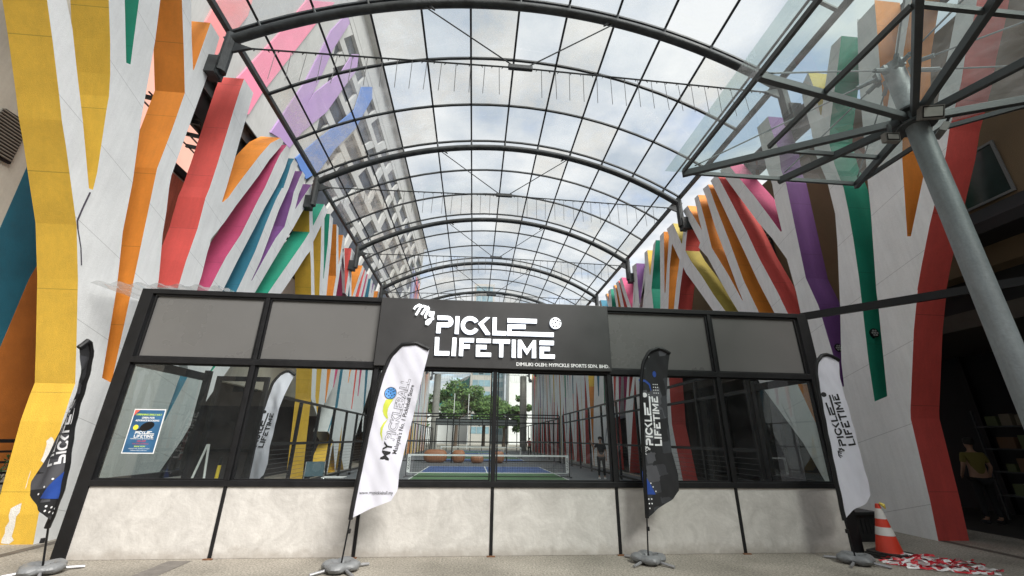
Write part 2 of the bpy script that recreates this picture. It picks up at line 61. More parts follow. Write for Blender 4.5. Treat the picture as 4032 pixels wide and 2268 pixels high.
# ---------------------------------------------------------------- materials
MATS = {}
def mat(name, col, rough=0.6, var=0.0, scale=6.0, bump=0.0, bscale=60.0, metal=0.0, spec=0.5, col2=None, emit=None, estr=1.0, joints=None, detail=5, stretch=None, grime=0.0):
    if name in MATS: return MATS[name]
    m = bpy.data.materials.new(name); m.use_nodes = True; t = m.node_tree; p = t.nodes['Principled BSDF']
    p.inputs['Base Color'].default_value = (*col, 1); p.inputs['Roughness'].default_value = rough; p.inputs['Metallic'].default_value = metal
    p.inputs['Specular IOR Level'].default_value = spec
    out = None
    tcn = t.nodes.new('ShaderNodeTexCoord'); src = tcn.outputs['Object']
    if stretch:
        mp = t.nodes.new('ShaderNodeMapping'); mp.inputs['Scale'].default_value = stretch; t.links.new(src, mp.inputs[0]); src2 = mp.outputs[0]
    else: src2 = src
    if var or col2:
        n = t.nodes.new('ShaderNodeTexNoise'); n.inputs['Scale'].default_value = scale; n.inputs['Detail'].default_value = detail; n.inputs['Roughness'].default_value = 0.62
        t.links.new(src2, n.inputs['Vector'])
        r = t.nodes.new('ShaderNodeValToRGB'); r.color_ramp.elements[0].position = 0.32; r.color_ramp.elements[1].position = 0.68
        c2 = col2 if col2 else tuple(min(1, c*(1+var)) for c in col); c1 = col if col2 else tuple(c*(1-var) for c in col)
        r.color_ramp.elements[0].color = (*c1, 1); r.color_ramp.elements[1].color = (*c2, 1)
        t.links.new(n.outputs[0], r.inputs[0]); out = r.outputs[0]
        rr = t.nodes.new('ShaderNodeMapRange'); rr.inputs[3].default_value = max(0.02, rough-0.1); rr.inputs[4].default_value = min(1, rough+0.12)
        t.links.new(n.outputs[0], rr.inputs[0]); t.links.new(rr.outputs[0], p.inputs['Roughness'])
    if joints:      # thin sealed joints between cladding boards, every `joints` metres of height and run
        s = t.nodes.new('ShaderNodeSeparateXYZ'); t.links.new(src, s.inputs[0])
        a = t.nodes.new('ShaderNodeMath'); a.operation = 'MULTIPLY_ADD'; a.inputs[1].default_value = 0.28; t.links.new(s.outputs[1], a.inputs[0]); t.links.new(s.outputs[2], a.inputs[2])
        d = t.nodes.new('ShaderNodeMath'); d.operation = 'DIVIDE'; d.inputs[1].default_value = joints; t.links.new(a.outputs[0], d.inputs[0])
        f = t.nodes.new('ShaderNodeMath'); f.operation = 'FRACT'; t.links.new(d.outputs[0], f.inputs[0])
        g = t.nodes.new('ShaderNodeMath'); g.operation = 'LESS_THAN'; g.inputs[1].default_value = 0.011/joints; t.links.new(f.outputs[0], g.inputs[0])
        k = t.nodes.new('ShaderNodeMath'); k.operation = 'MULTIPLY'; k.inputs[1].default_value = 0.45; t.links.new(g.outputs[0], k.inputs[0])
        mxn = t.nodes.new('ShaderNodeMix'); mxn.data_type = 'RGBA'; t.links.new(k.outputs[0], mxn.inputs[0])
        if out: t.links.new(out, mxn.inputs[6])
        else: mxn.inputs[6].default_value = (*col, 1)
        mxn.inputs[7].default_value = (col[0]*0.25, col[1]*0.25, col[2]*0.25, 1); out = mxn.outputs[2]
    if grime:       # rain streaks and dirt, stretched down the face, plus a fine speckle
        mp2 = t.nodes.new('ShaderNodeMapping'); mp2.inputs['Scale'].default_value = (5, 5, 0.45); t.links.new(src, mp2.inputs[0])
        g1 = t.nodes.new('ShaderNodeTexNoise'); g1.inputs['Scale'].default_value = 1.6; g1.inputs['Detail'].default_value = 10; g1.inputs['Roughness'].default_value = 0.72; t.links.new(mp2.outputs[0], g1.inputs['Vector'])
        g2 = t.nodes.new('ShaderNodeTexNoise'); g2.inputs['Scale'].default_value = 23; g2.inputs['Detail'].default_value = 6; t.links.new(src, g2.inputs['Vector'])
        ad = t.nodes.new('ShaderNodeMath'); ad.operation = 'MULTIPLY_ADD'; ad.inputs[1].default_value = 0.35; t.links.new(g2.outputs[0], ad.inputs[0]); t.links.new(g1.outputs[0], ad.inputs[2])
        gr = t.nodes.new('ShaderNodeMapRange'); gr.inputs[1].default_value = 0.42; gr.inputs[2].default_value = 0.82; gr.inputs[3].default_value = 1-grime*1.7; gr.inputs[4].default_value = 1.0; t.links.new(ad.outputs[0], gr.inputs[0])
        gm_ = t.nodes.new('ShaderNodeMix'); gm_.data_type = 'RGBA'; gm_.blend_type = 'MULTIPLY'; gm_.inputs[0].default_value = 1
        if out: t.links.new(out, gm_.inputs[6])
        else: gm_.inputs[6].default_value = (*col, 1)
        t.links.new(gr.outputs[0], gm_.inputs[7]); out = gm_.outputs[2]
    if out: t.links.new(out, p.inputs['Base Color'])
    if bump:
        nb = t.nodes.new('ShaderNodeTexNoise'); nb.inputs['Scale'].default_value = bscale; nb.inputs['Detail'].default_value = 4; t.links.new(src, nb.inputs['Vector'])
        b = t.nodes.new('ShaderNodeBump'); b.inputs['Strength'].default_value = bump; b.inputs['Distance'].default_value = 0.02
        t.links.new(nb.outputs[0], b.inputs['Height']); t.links.new(b.outputs[0], p.inputs['Normal'])
    if emit:
        p.inputs['Emission Color'].default_value = (*emit, 1); p.inputs['Emission Strength'].default_value = estr
    MATS[name] = m; return m
def glass(name, tint, refl=1.0, dirt=0.0, dcol=(0.75, 0.76, 0.75), dscale=2.0, rough=0.0):
    if name in MATS: return MATS[name]
    m = bpy.data.materials.new(name); m.use_nodes = True; t = m.node_tree; t.nodes.clear()
    o = t.nodes.new('ShaderNodeOutputMaterial'); tr = t.nodes.new('ShaderNodeBsdfTransparent'); tr.inputs[0].default_value = (*tint, 1)
    gl = t.nodes.new('ShaderNodeBsdfGlossy'); gl.inputs['Roughness'].default_value = rough
    lw = t.nodes.new('ShaderNodeLayerWeight'); lw.inputs[0].default_value = 0.5
    pw = t.nodes.new('ShaderNodeMath'); pw.operation = 'POWER'; pw.inputs[1].default_value = 5.0; t.links.new(lw.outputs['Facing'], pw.inputs[0])
    k = t.nodes.new('ShaderNodeMath'); k.operation = 'MULTIPLY_ADD'; k.use_clamp = True; k.inputs[1].default_value = 0.9*refl; k.inputs[2].default_value = 0.11*refl; t.links.new(pw.outputs[0], k.inputs[0])
    mx = t.nodes.new('ShaderNodeMixShader'); t.links.new(k.outputs[0], mx.inputs[0]); t.links.new(tr.outputs[0], mx.inputs[1]); t.links.new(gl.outputs[0], mx.inputs[2])
    last = mx.outputs[0]
    if dirt:
        tcn = t.nodes.new('ShaderNodeTexCoord'); n = t.nodes.new('ShaderNodeTexNoise'); n.inputs['Scale'].default_value = dscale; n.inputs['Detail'].default_value = 9; n.inputs['Roughness'].default_value = 0.7
        t.links.new(tcn.outputs['Object'], n.inputs['Vector'])
        r = t.nodes.new('ShaderNodeMapRange'); r.inputs[1].default_value = 0.35; r.inputs[2].default_value = 0.75; r.inputs[3].default_value = dirt*0.4; r.inputs[4].default_value = dirt*1.8
        t.links.new(n.outputs[0], r.inputs[0])
        df = t.nodes.new('ShaderNodeBsdfTranslucent'); df.inputs[0].default_value = (*dcol, 1)
        dd = t.nodes.new('ShaderNodeBsdfDiffuse'); dd.inputs[0].default_value = (*dcol, 1)
        m0 = t.nodes.new('ShaderNodeMixShader'); m0.inputs[0].default_value = 0.4; t.links.new(df.outputs[0], m0.inputs[1]); t.links.new(dd.outputs[0], m0.inputs[2])
        m2 = t.nodes.new('ShaderNodeMixShader'); t.links.new(r.outputs[0], m2.inputs[0]); t.links.new(last, m2.inputs[1]); t.links.new(m0.outputs[0], m2.inputs[2]); last = m2.outputs[0]
    t.links.new(last, o.inputs[0]); MATS[name] = m; return m
WHITE = mat('white_render', (0.80, 0.81, 0.81), 0.75, 0.05, 1.3, 0.35, 90, joints=1.35, grime=0.075)
PAL = dict(W=(0.62, 0.64, 0.64), Y=(0.80, 0.50, 0.055), O=(0.80, 0.27, 0.03), R=(0.74, 0.10, 0.085), M=(0.52, 0.065, 0.17), T=(0.02, 0.17, 0.26),
           B=(0.05, 0.25, 0.38), P=(0.17, 0.06, 0.23), G=(0.01, 0.30, 0.19), K=(0.45, 0.35, 0.06))
PNAME = dict(W='white', Y='yellow', O='orange', R='red', M='magenta', T='teal', B='blue', P='purple', G='green', K='olive')
PM = {k: mat('paint_'+PNAME[k], c, 0.65, 0.07, 2.0, 0.5, 110, joints=None if k == 'W' else 1.45, grime=0.09) for k, c in PAL.items()}
BLACK = mat('black_metal', (0.009, 0.009, 0.010), 0.5, 0.25, 8, 0.1, 120, spec=0.3)
STEEL = mat('dark_painted_steel', (0.045, 0.05, 0.052), 0.5, 0.3, 5, 0.25, 60)
RIBM = mat('grimy_dark_steel', (0.03, 0.034, 0.035), 0.55, 0.6, 3, 0.3, 30)
GREY = mat('grey_painted_steel', (0.19, 0.215, 0.225), 0.5, 0.10, 2.5, 0.2, 40, grime=0.2)
CHROME = mat('stainless', (0.5, 0.5, 0.5), 0.3, 0.1, 10, metal=1)
WHITEP = mat('white_paint', (0.8, 0.8, 0.8), 0.5, 0.03, 10)
CONC = mat('raw_concrete', (0.33, 0.31, 0.28), 0.85, 0.15, 1.5, 0.4, 30)
PLASTER = mat('polished_plaster', (0.46, 0.438, 0.41), 0.62, 0, 2.6, 0.25, 22, col2=(0.63, 0.605, 0.57), detail=12, grime=0.05)
for n_ in PLASTER.node_tree.nodes:
    if n_.type == 'TEX_NOISE' and abs(n_.inputs['Scale'].default_value-2.6) < 1e-4: n_.inputs['Distortion'].default_value = 1.3; n_.inputs['Roughness'].default_value = 0.68
GLASS = glass('window_glass', (0.80, 0.86, 0.84), 1.0, 0.02, dscale=3)
ROOFG = glass('roof_glass', (0.93, 0.95, 0.95), 0.5, 0.11, dscale=0.9)
CANG = glass('canopy_glass', (0.70, 0.81, 0.78), 1.3, 0.10, dscale=2)
def foot_dirt(m):
    t = m.node_tree; p = t.nodes['Principled BSDF']; src = p.inputs['Base Color'].links[0].from_socket
    tcn = t.nodes.new('ShaderNodeTexCoord'); s = t.nodes.new('ShaderNodeSeparateXYZ'); t.links.new(tcn.outputs['Object'], s.inputs[0])
    n = t.nodes.new('ShaderNodeTexNoise'); n.inputs['Scale'].default_value = 7; n.inputs['Detail'].default_value = 8; t.links.new(tcn.outputs['Object'], n.inputs['Vector'])
    a = t.nodes.new('ShaderNodeMath'); a.operation = 'MULTIPLY_ADD'; a.inputs[1].default_value = -0.30; t.links.new(n.outputs[0], a.inputs[0]); t.links.new(s.outputs[2], a.inputs[2])
    r = t.nodes.new('ShaderNodeMapRange'); r.inputs[1].default_value = -0.14; r.inputs[2].default_value = 0.0; r.inputs[3].default_value = 0.42; r.inputs[4].default_value = 0.0; t.links.new(a.outputs[0], r.inputs[0])
    x = t.nodes.new('ShaderNodeMix'); x.data_type = 'RGBA'; t.links.new(r.outputs[0], x.inputs[0]); t.links.new(src, x.inputs[6]); x.inputs[7].default_value = (0.20, 0.16, 0.12, 1); t.links.new(x.outputs[2], p.inputs['Base Color'])
foot_dirt(PLASTER)
# ---------------------------------------------------------------- geometry helpers
class MB:
    def __init__(s): s.v = []; s.f = []; s.m = []; s.mats = []
    def mi(s, m):
        if m not in s.mats: s.mats.append(m)
        return s.mats.index(m)
    def add(s, vs_, fs, m=None):
        o = len(s.v); s.v += [tuple(v) for v in vs_]; k = s.mi(m) if m else 0
        for f in fs: s.f.append(tuple(i+o for i in f)); s.m.append(k)
        return s
    def box(s, a, b, m=None):
        x0, x1 = sorted((a[0], b[0])); y0, y1 = sorted((a[1], b[1])); z0, z1 = sorted((a[2], b[2]))
        v = [(x0,y0,z0),(x1,y0,z0),(x1,y1,z0),(x0,y1,z0),(x0,y0,z1),(x1,y0,z1),(x1,y1,z1),(x0,y1,z1)]
        return s.add(v, [(0,3,2,1),(4,5,6,7),(0,1,5,4),(1,2,6,5),(2,3,7,6),(3,0,4,7)], m)
    def bar(s, p, q, w_, h, m=None, up=(0, 0, 1)):
        p = Vector(p); q = Vector(q); d = (q-p).normalized(); u = Vector(up)
        if abs(d.dot(u)) > 0.99: u = Vector((0, 1, 0))
        a = d.cross(u).normalized(); b = a.cross(d).normalized(); a *= w_/2; b *= h/2
        v = [p-a-b, p+a-b, p+a+b, p-a+b, q-a-b, q+a-b, q+a+b, q-a+b]
        return s.add(v, [(0,1,2,3),(4,7,6,5),(0,4,5,1),(1,5,6,2),(2,6,7,3),(3,7,4,0)], m)
    def tube(s, pts, r, n=8, m=None, cap=True):
        pts = [Vector(p) for p in pts]; rs = r if isinstance(r, (list, tuple)) else [r]*len(pts)
        rings = []; prev = None
        for i, p in enumerate(pts):
            d = (pts[min(i+1, len(pts)-1)]-pts[max(i-1, 0)]).normalized()
            if prev is None:
                u = Vector((0, 0, 1)) if abs(d.z) < 0.9 else Vector((1, 0, 0)); a = d.cross(u).normalized()
            else:
                a = (prev-d*prev.dot(d)).normalized()
            prev = a; b = d.cross(a)
            rings.append([p+(a*math.cos(2*math.pi*k/n)+b*math.sin(2*math.pi*k/n))*rs[i] for k in range(n)])
        v = [x for rg in rings for x in rg]; f = []
        for i in range(len(pts)-1):
            for k in range(n):
                k2 = (k+1) % n; f.append((i*n+k, i*n+k2, (i+1)*n+k2, (i+1)*n+k))
        if cap: f.append(tuple(range(n))[::-1]); f.append(tuple((len(pts)-1)*n+k for k in range(n)))
        return s.add(v, f, m)
    def lathe(s, prof, c=(0, 0, 0), n=20, m=None):
        v = []; f = []
        for r, z in prof:
            for k in range(n): v.append((c[0]+r*math.cos(2*math.pi*k/n), c[1]+r*math.sin(2*math.pi*k/n), c[2]+z))
        for i in range(len(prof)-1):
            for k in range(n):
                k2 = (k+1) % n; f.append((i*n+k, i*n+k2, (i+1)*n+k2, (i+1)*n+k))
        f.append(tuple(range(n))[::-1]); f.append(tuple((len(prof)-1)*n+k for k in range(n)))
        return s.add(v, f, m)
    def poly(s, pts, fn, th, m=None, side=None):
        """2-D outline -> solid; fn(a, b, t) gives the 3-D point, t = 0 front, th = back"""
        n = len(pts); tri = tessellate_polygon([[Vector((a, b, 0)) for a, b in pts]])
        s.add([fn(a, b, 0) for a, b in pts], tri, m)
        if th:
            s.add([fn(a, b, th) for a, b in pts], [t[::-1] for t in tri], m)
            v = [fn(a, b, 0) for a, b in pts]+[fn(a, b, th) for a, b in pts]
            s.add(v, [(i, (i+1) % n, (i+1) % n+n, i+n) for i in range(n)], side or m)
        return s
    def build(s, name, m=None, parent=None, smooth=False, bevel=0):
        me = bpy.data.meshes.new(name); me.from_pydata(s.v, [], s.f)
        ml = s.mats if s.mats else [m]
        for x in ml: me.materials.append(x)
        if s.mats: me.polygons.foreach_set('material_index', s.m)
        if smooth: me.polygons.foreach_set('use_smooth', [True]*len(me.polygons))
        me.update(); me.validate()
        import bmesh
        bm = bmesh.new(); bm.from_mesh(me); bmesh.ops.recalc_face_normals(bm, faces=bm.faces); bm.to_mesh(me); bm.free()
        o = bpy.data.objects.new(name, me); COL.objects.link(o)
        if bevel:
            b = o.modifiers.new('bevel', 'BEVEL'); b.width = bevel; b.segments = 2; b.limit_method = 'ANGLE'
        if smooth:
            try: me.set_sharp_from_angle(angle=R(40))
            except Exception: pass
        if parent: o.parent = parent; o.matrix_parent_inverse = parent.matrix_world.inverted() if False else Matrix.Translation(-parent.location)
        return o
def thing(name, label, cat, loc=(0, 0, 0), group=None):
    o = bpy.data.objects.new(name, None); COL.objects.link(o); o.location = loc; o.empty_display_size = 0.2
    o['label'] = label; o['category'] = cat
    if group: o['group'] = group
    return o
def tag(o, label, cat, group=None):
    o['label'] = label; o['category'] = cat
    if group: o['group'] = group
    return o
def struct(o): o['kind'] = 'structure'; return o
def lab(o, l): o['label'] = l; return o
def text_pts(s, size, outline=False, bold=0.0, align='CENTER', spacing=1.0):
    """mesh (verts, faces) of a line of lettering in its own x-y plane"""
    c = bpy.data.curves.new('t', 'FONT'); c.body = s; c.size = size; c.align_x = align; c.resolution_u = 2; c.space_character = spacing
    if outline: c.fill_mode = 'NONE'; c.bevel_depth = 0.0019; c.bevel_resolution = 0; c.offset = 0.004
    else: c.offset = bold
    o = bpy.data.objects.new('t', c); COL.objects.link(o)
    dg = bpy.context.evaluated_depsgraph_get(); me = bpy.data.meshes.new_from_object(o.evaluated_get(dg))
    v = [tuple(x.co) for x in me.vertices]; f = [tuple(p.vertices) for p in me.polygons]
    bpy.data.objects.remove(o); bpy.data.curves.remove(c); bpy.data.meshes.remove(me)
    return v, f
def fine(pts, s=0.035):
    tris = []; V = [Vector((a, b)) for a, b in pts]
    st = [tuple(V[i] for i in t) for t in tessellate_polygon([[Vector((a, b, 0)) for a, b in pts]])]
    while st:
        a, b, c = st.pop(); e = max(((a-b).length, 0), ((b-c).length, 1), ((c-a).length, 2))
        if e[0] <= s: tris.append((a, b, c)); continue
        if e[1] == 0: m = (a+b)/2; st += [(a, m, c), (m, b, c)]
        elif e[1] == 1: m = (b+c)/2; st += [(b, m, a), (m, c, a)]
        else: m = (c+a)/2; st += [(c, m, b), (m, a, b)]
    return tris
def circ(c, r, n=14, ry=None): return [(c[0]+r*math.cos(2*math.pi*k/n), c[1]+(ry or r)*math.sin(2*math.pi*k/n)) for k in range(n)]

# ================================================================ SETTING
def gmat():
    m = bpy.data.materials.new('washed_aggregate'); m.use_nodes = True; t = m.node_tree; p = t.nodes['Principled BSDF']; p.inputs['Roughness'].default_value = 0.85
    tcn = t.nodes.new('ShaderNodeTexCoord')
    a = t.nodes.new('ShaderNodeTexNoise'); a.inputs['Scale'].default_value = 38; a.inputs['Detail'].default_value = 6; a.inputs['Roughness'].default_value = 0.75
    b = t.nodes.new('ShaderNodeTexNoise'); b.inputs['Scale'].default_value = 0.9; b.inputs['Detail'].default_value = 6
    v = t.nodes.new('ShaderNodeTexVoronoi'); v.inputs['Scale'].default_value = 55
    for n in (a, b, v): t.links.new(tcn.outputs['Object'], n.inputs['Vector'])
    r = t.nodes.new('ShaderNodeValToRGB'); e = r.color_ramp.elements; e[0].position = 0.36; e[0].color = (0.14, 0.125, 0.105, 1); e[1].position = 0.62; e[1].color = (0.43, 0.40, 0.35, 1)
    r2_ = t.nodes.new('ShaderNodeValToRGB'); e = r2_.color_ramp.elements; e[0].position = 0.3; e[0].color = (0.62, 0.61, 0.58, 1); e[1].position = 0.7; e[1].color = (1.12, 1.10, 1.07, 1)
    mu = t.nodes.new('ShaderNodeMix'); mu.data_type = 'RGBA'; mu.blend_type = 'MULTIPLY'; mu.inputs[0].default_value = 1
    t.links.new(a.outputs[0], r.inputs[0]); t.links.new(b.outputs[0], r2_.inputs[0]); t.links.new(r.outputs[0], mu.inputs[6]); t.links.new(r2_.outputs[0], mu.inputs[7])
    t.links.new(mu.outputs[2], p.inputs['Base Color'])
    bp = t.nodes.new('ShaderNodeBump'); bp.inputs['Strength'].default_value = 0.5; bp.inputs['Distance'].default_value = 0.01; t.links.new(v.outputs[0], bp.inputs['Height']); t.links.new(bp.outputs[0], p.inputs['Normal'])
    return m
g = MB().add([(-300, -300, 0), (300, -300, 0), (300, 400, 0), (-300, 400, 0)], [(0, 1, 2, 3)]).build('ground', gmat()); struct(g)
DRAIN = mat('dark_channel_strip', (0.10, 0.085, 0.07), 0.8, 0.25, 6, 0.3, 60)
def sheet(name, x0, y0, x1, y1, z, m): return struct(MB().add([(x0, y0, z), (x1, y0, z), (x1, y1, z), (x0, y1, z)], [(0, 1, 2, 3)]).build(name, m))
sheet('drain_strip', -6.52, 5.0, -6.36, 60, 0.004, DRAIN); sheet('drain_strip', 8.28, 4.0, 8.44, 60, 0.004, DRAIN)
sheet('paving_strip', -4.02, 3.0, -3.72, 6.84, 0.004, mat('grey_strip', (0.15, 0.135, 0.12), 0.85, 0.2, 9, 0.3, 60))
sheet('road', -120, -30, 120, -4.5, 0.004, mat('asphalt', (0.055, 0.055, 0.056), 0.85, 0.25, 20, 0.4, 80))
sheet('sports_floor', -6.2, 8.6, 7.9, 62, 0.008, mat('acrylic_grey', (0.115, 0.12, 0.13), 0.7, 0.1, 4, 0.1, 80))
CG = mat('court_green', (0.055, 0.145, 0.045), 0.6, 0.1, 3, 0.1, 80); CB = mat('court_blue', (0.022, 0.075, 0.26), 0.6, 0.1, 3, 0.1, 80); LINE = mat('court_line', (0.75, 0.76, 0.76), 0.6, 0.04, 5)
def court(yc):
    x0, x1 = -2.55, 4.1; k = 2.42; h = 7.12
    sheet('court_kitchen', x0, yc-k, x1, yc+k, 0.012, CG)
    for s in (-1, 1):
        a, b = sorted((yc+s*k, yc+s*h)); sheet('court_service_box', x0, a, x1, b, 0.012, CB)
    l = MB(); t_ = 0.028; z = 0.016
    def q(a, b, c, d): l.add([(a, b, z), (c, b, z), (c, d, z), (a, d, z)], [(0, 1, 2, 3)])
    for x in (x0, x1): q(x-t_, yc-h, x+t_, yc+h)
    for y in (yc-h, yc-k, yc+k, yc+h): q(x0+t_, y-t_, x1-t_, y+t_)
    for s in (-1, 1):
        a, b = sorted((yc+s*(k+t_), yc+s*(h-t_))); q(0.775-t_, a, 0.775+t_, b)
    struct(l.build('court_lines', LINE))
court(20.05); court(39.5); court(56.0)

# ================================================================ BRANCHING SCREEN WALLS
def screen(name, label, polys, X0, sgn, th, ztop, seed, y1):
    t = thing(name, label, 'facade screen', (X0, 8, 0))
    rng = random.Random(seed)
    alls = [[tuple(p) for p in pl] for pl in polys]
    y = 29.7; cols = 'YORMTPGKOR'; low = 'RRR' if sgn > 0 else 'YYO'
    while y < y1:                                   # the screen goes on in forked A-shaped frames to the far end
        w_ = rng.uniform(1.7, 2.9); leg = rng.uniform(0.22, 0.38); za = rng.uniform(4.0, 7.5); lean = rng.uniform(-0.35, 0.35)
        pl = [(y, 0, rng.choice(cols)), (y+lean*0.5+0.1, ztop*0.5, rng.choice(cols)), (y+lean, ztop, 'W')]
        yy = y+lean; k_ = rng.choice((2, 3)); st_ = (w_+0.35)/(k_+1)
        for q in range(k_):
            a_ = rng.uniform(0.18, 0.30); pl += [(yy+a_, ztop, 'W'), (y+w_*(q+1)/(k_+1)+rng.uniform(-0.1, 0.1), rng.uniform(za+0.6, za+2.2), rng.choice(cols))]
            yy += st_; pl.append((yy, ztop, 'W'))
        pl += [(yy+rng.uniform(0.18, 0.3), ztop, 'W'), (y+w_, ztop*0.45, 'W'), (y+w_, 0, 'W'), (y+w_-leg, 0, rng.choice(low)), (y+w_*0.5, za, 'W'), (y+leg, 0, 'W')]
        alls.append(pl); y += w_+rng.uniform(0.05, 0.35)
    for i, pl in enumerate(alls):
        off = 0.003*(i % 4)
        pts = [(a, b) for a, b, c in pl]; n = len(pts)
        f0 = X0+sgn*off; f1 = X0+sgn*(th+off)
        tri = tessellate_polygon([[Vector((a, b, 0)) for a, b in pts]])
        mb = MB(); mb.add([(f0, a, b) for a, b in pts], tri); mb.add([(f1, a, b) for a, b in pts], [q[::-1] for q in tri])
        panel = mb.build('panel', WHITE, t)
        runs = []; j0 = next((j for j in range(n) if pl[j][2] != pl[j-1][2]), 0)
        for q in range(n):
            j = (j0+q) % n
            if q and pl[j][2] == pl[j-1][2]: runs[-1].append(j)
            else: runs.append([j])
        for js in runs:
            c = pl[js[0]][2]; js = [j for j in js if abs(pts[j][0]-pts[(j+1) % n][0])+abs(pts[j][1]-pts[(j+1) % n][1]) > 1e-4]
            if not js: continue
            idx = js+[(js[-1]+1) % n]; v = [(f0, *pts[j]) for j in idx]+[(f1, *pts[j]) for j in idx]; k = len(idx)
            o = MB().add(v, [(q, q+1, q+1+k, q+k) for q in range(k-1)]).build('reveal', PM[c], panel)
            o.matrix_parent_inverse = Matrix.Identity(4)
            lab(o, PNAME[c]+' painted reveal')
    return t
def fixp(o, parent):
    o.parent = parent; o.matrix_parent_inverse = Matrix.Translation(-parent.location); return o
def fixpar(o, parent):
    o.parent = parent; bpy.context.view_layer.update(); o.matrix_parent_inverse = parent.matrix_world.inverted()
scrL = screen('branching_screen', 'left white branching facade screen with yellow and red reveals', LP, -6.64, -1, 0.62, 10.72, 3, 61)
scrR = screen('branching_screen', 'right white branching facade screen with a red edge and green reveal', RP, 8.27, 1, 0.60, 10.55, 5, 61)
PEEL = mat('bare_render', (0.72, 0.70, 0.66), 0.9, 0.08, 8, 0.5, 60)
for pl in PEELS:                       # places where the yellow paint has come off the foot
    tri = tessellate_polygon([[Vector((a, c, 0)) for a, b, c in pl]])
    lab(fixp(MB().add([(a, b-0.003, c) for a, b, c in pl], tri).build('peeled_patch', PEEL), scrL), 'bare white patch of peeled paint')
ck = MB()
for i in range(len(CRACK)-1):
    (a, b), (c, d) = CRACK[i], CRACK[i+1]; ck.bar((-6.637, a, b), (-6.637, c, d), 0.012, 0.02 if i < 3 else 0.012)
lab(fixp(ck.build('open_seam', mat('seam_dark', (0.06, 0.05, 0.07), 0.9)), scrL), 'dark open seam in the white cladding')
bt = MB(); rg = random.Random(2)
# ================================================================ BACK BUILDINGS
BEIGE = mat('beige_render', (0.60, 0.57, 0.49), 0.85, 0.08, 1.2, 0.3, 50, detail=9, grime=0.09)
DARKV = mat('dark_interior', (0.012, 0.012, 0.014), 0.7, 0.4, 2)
bl = thing('left_building', 'beige rendered building with teal and orange mural behind the left white screen', 'building', (-9, 20, 0))
MB().box((-8.4, 2, 3.3), (-12, 64, 6.3)).build('wall', BEIGE, bl)
MB().box((-8.4, 2, 0), (-12, 9.1, 3.3)).build('mural_wall', BEIGE, bl)
MB().box((-8.6, 9.1, 0), (-12, 64, 3.3)).build('shopfront', mat('shop_glass_dark', (0.018, 0.018, 0.02), 0.6, 0.3, 2, spec=0.2), bl)
MB().box((-8.4, 2, 6.3), (-12, 8.3, 10.3)).box((-8.4, 8.3, 6.3), (-12, 64, 8.3)).build('wall', BEIGE, bl)
MB().poly([(9.2, 4.6), (11.4, 4.6), (12.2, 8.25), (9.2, 8.25)], lambda a, b, t: (-8.39+t, a, b), -0.02, mat('mural_salmon', (0.75, 0.20, 0.12), 0.7, 0.15, 2, 0.3, 60, grime=0.2)).build('salmon_mural', None, bl)
MB().box((-8.3, 8.3, 8.3), (-8.55, 64, 8.5)).build('wall_beam', BLACK, bl)
b_ = MB(); y = 8.5
while y < 40: b_.bar((-8.5, y, 9.35), (-7.4, y+0.1, 9.2), 0.06, 0.1); y += 0.62
for x in (-7.7, -8.05, -8.4): b_.bar((x, 8.3, 9.28), (x, 64, 9.28), 0.03, 0.03)
b_.build('side_roof_bar', BLACK, bl)
MB().box((-7.42, 8.75, 9.3), (-7.8, 64, 10.05)).build('fascia', mat('fascia_dark', (0.014, 0.012, 0.012), 0.6, 0.5, 1), bl)
MB().poly(TEAL, lambda a, b, t: (-8.395+t, a, b), -0.02, mat('mural_teal', (0.012, 0.12, 0.18), 0.7, 0.15, 2, 0.3, 60)).build('teal_mural', None, bl)
MB().poly(ORNG, lambda a, b, t: (-8.39+t, a, b), -0.025, mat('mural_orange', (0.42, 0.13, 0.018), 0.7, 0.15, 2, 0.3, 60)).build('orange_mural', None, bl)
lv = MB().poly(LOUV, lambda a, b, t: (-8.36+t, a, b), -0.05, DARKV)
for k in range(14):
    z = 6.1+k*0.058; lv.box((-8.33, 6.35, z), (-8.36, 6.8, z+0.022), mat('louvre_blade', (0.22, 0.2, 0.17), 0.6, 0.1, 4))
lv.build('louvre_vent', None, bl)
br = thing('right_building', 'dark ochre building with small window and black awning behind the grey column', 'building', (11, 20, 0))
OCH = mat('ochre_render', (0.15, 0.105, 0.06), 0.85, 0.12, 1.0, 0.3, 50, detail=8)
MB().box((10.0, -16, 4.9), (13, 4.5, 10.6)).box((10.0, 4.5, 4.9), (13, 64, 10.3)).build('wall', OCH, br)  # near stretch, mostly out of view, was extended to shade the right side
MB().box((13.5, -16, 0), (15, 64, 3.9)).build('shopfront', DARKV, br)
for k in range(15):
    y = 4.5+k*1.9; MB().box((13.35, y, 0), (13.498, y+0.09, 3.9)).build('shopfront_post', BLACK, br)
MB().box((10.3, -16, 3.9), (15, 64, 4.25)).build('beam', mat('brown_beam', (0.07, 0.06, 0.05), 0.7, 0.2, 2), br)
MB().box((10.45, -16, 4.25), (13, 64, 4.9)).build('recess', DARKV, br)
MB().poly([(9.99, 6.05), (8.9, 5.35), (8.9, 5.15), (9.99, 5.3)], lambda a, b, t: (a, -1+t, b), 7.6, mat('awning_black', (0.006, 0.006, 0.007), 0.9)).build('awning', None, br)
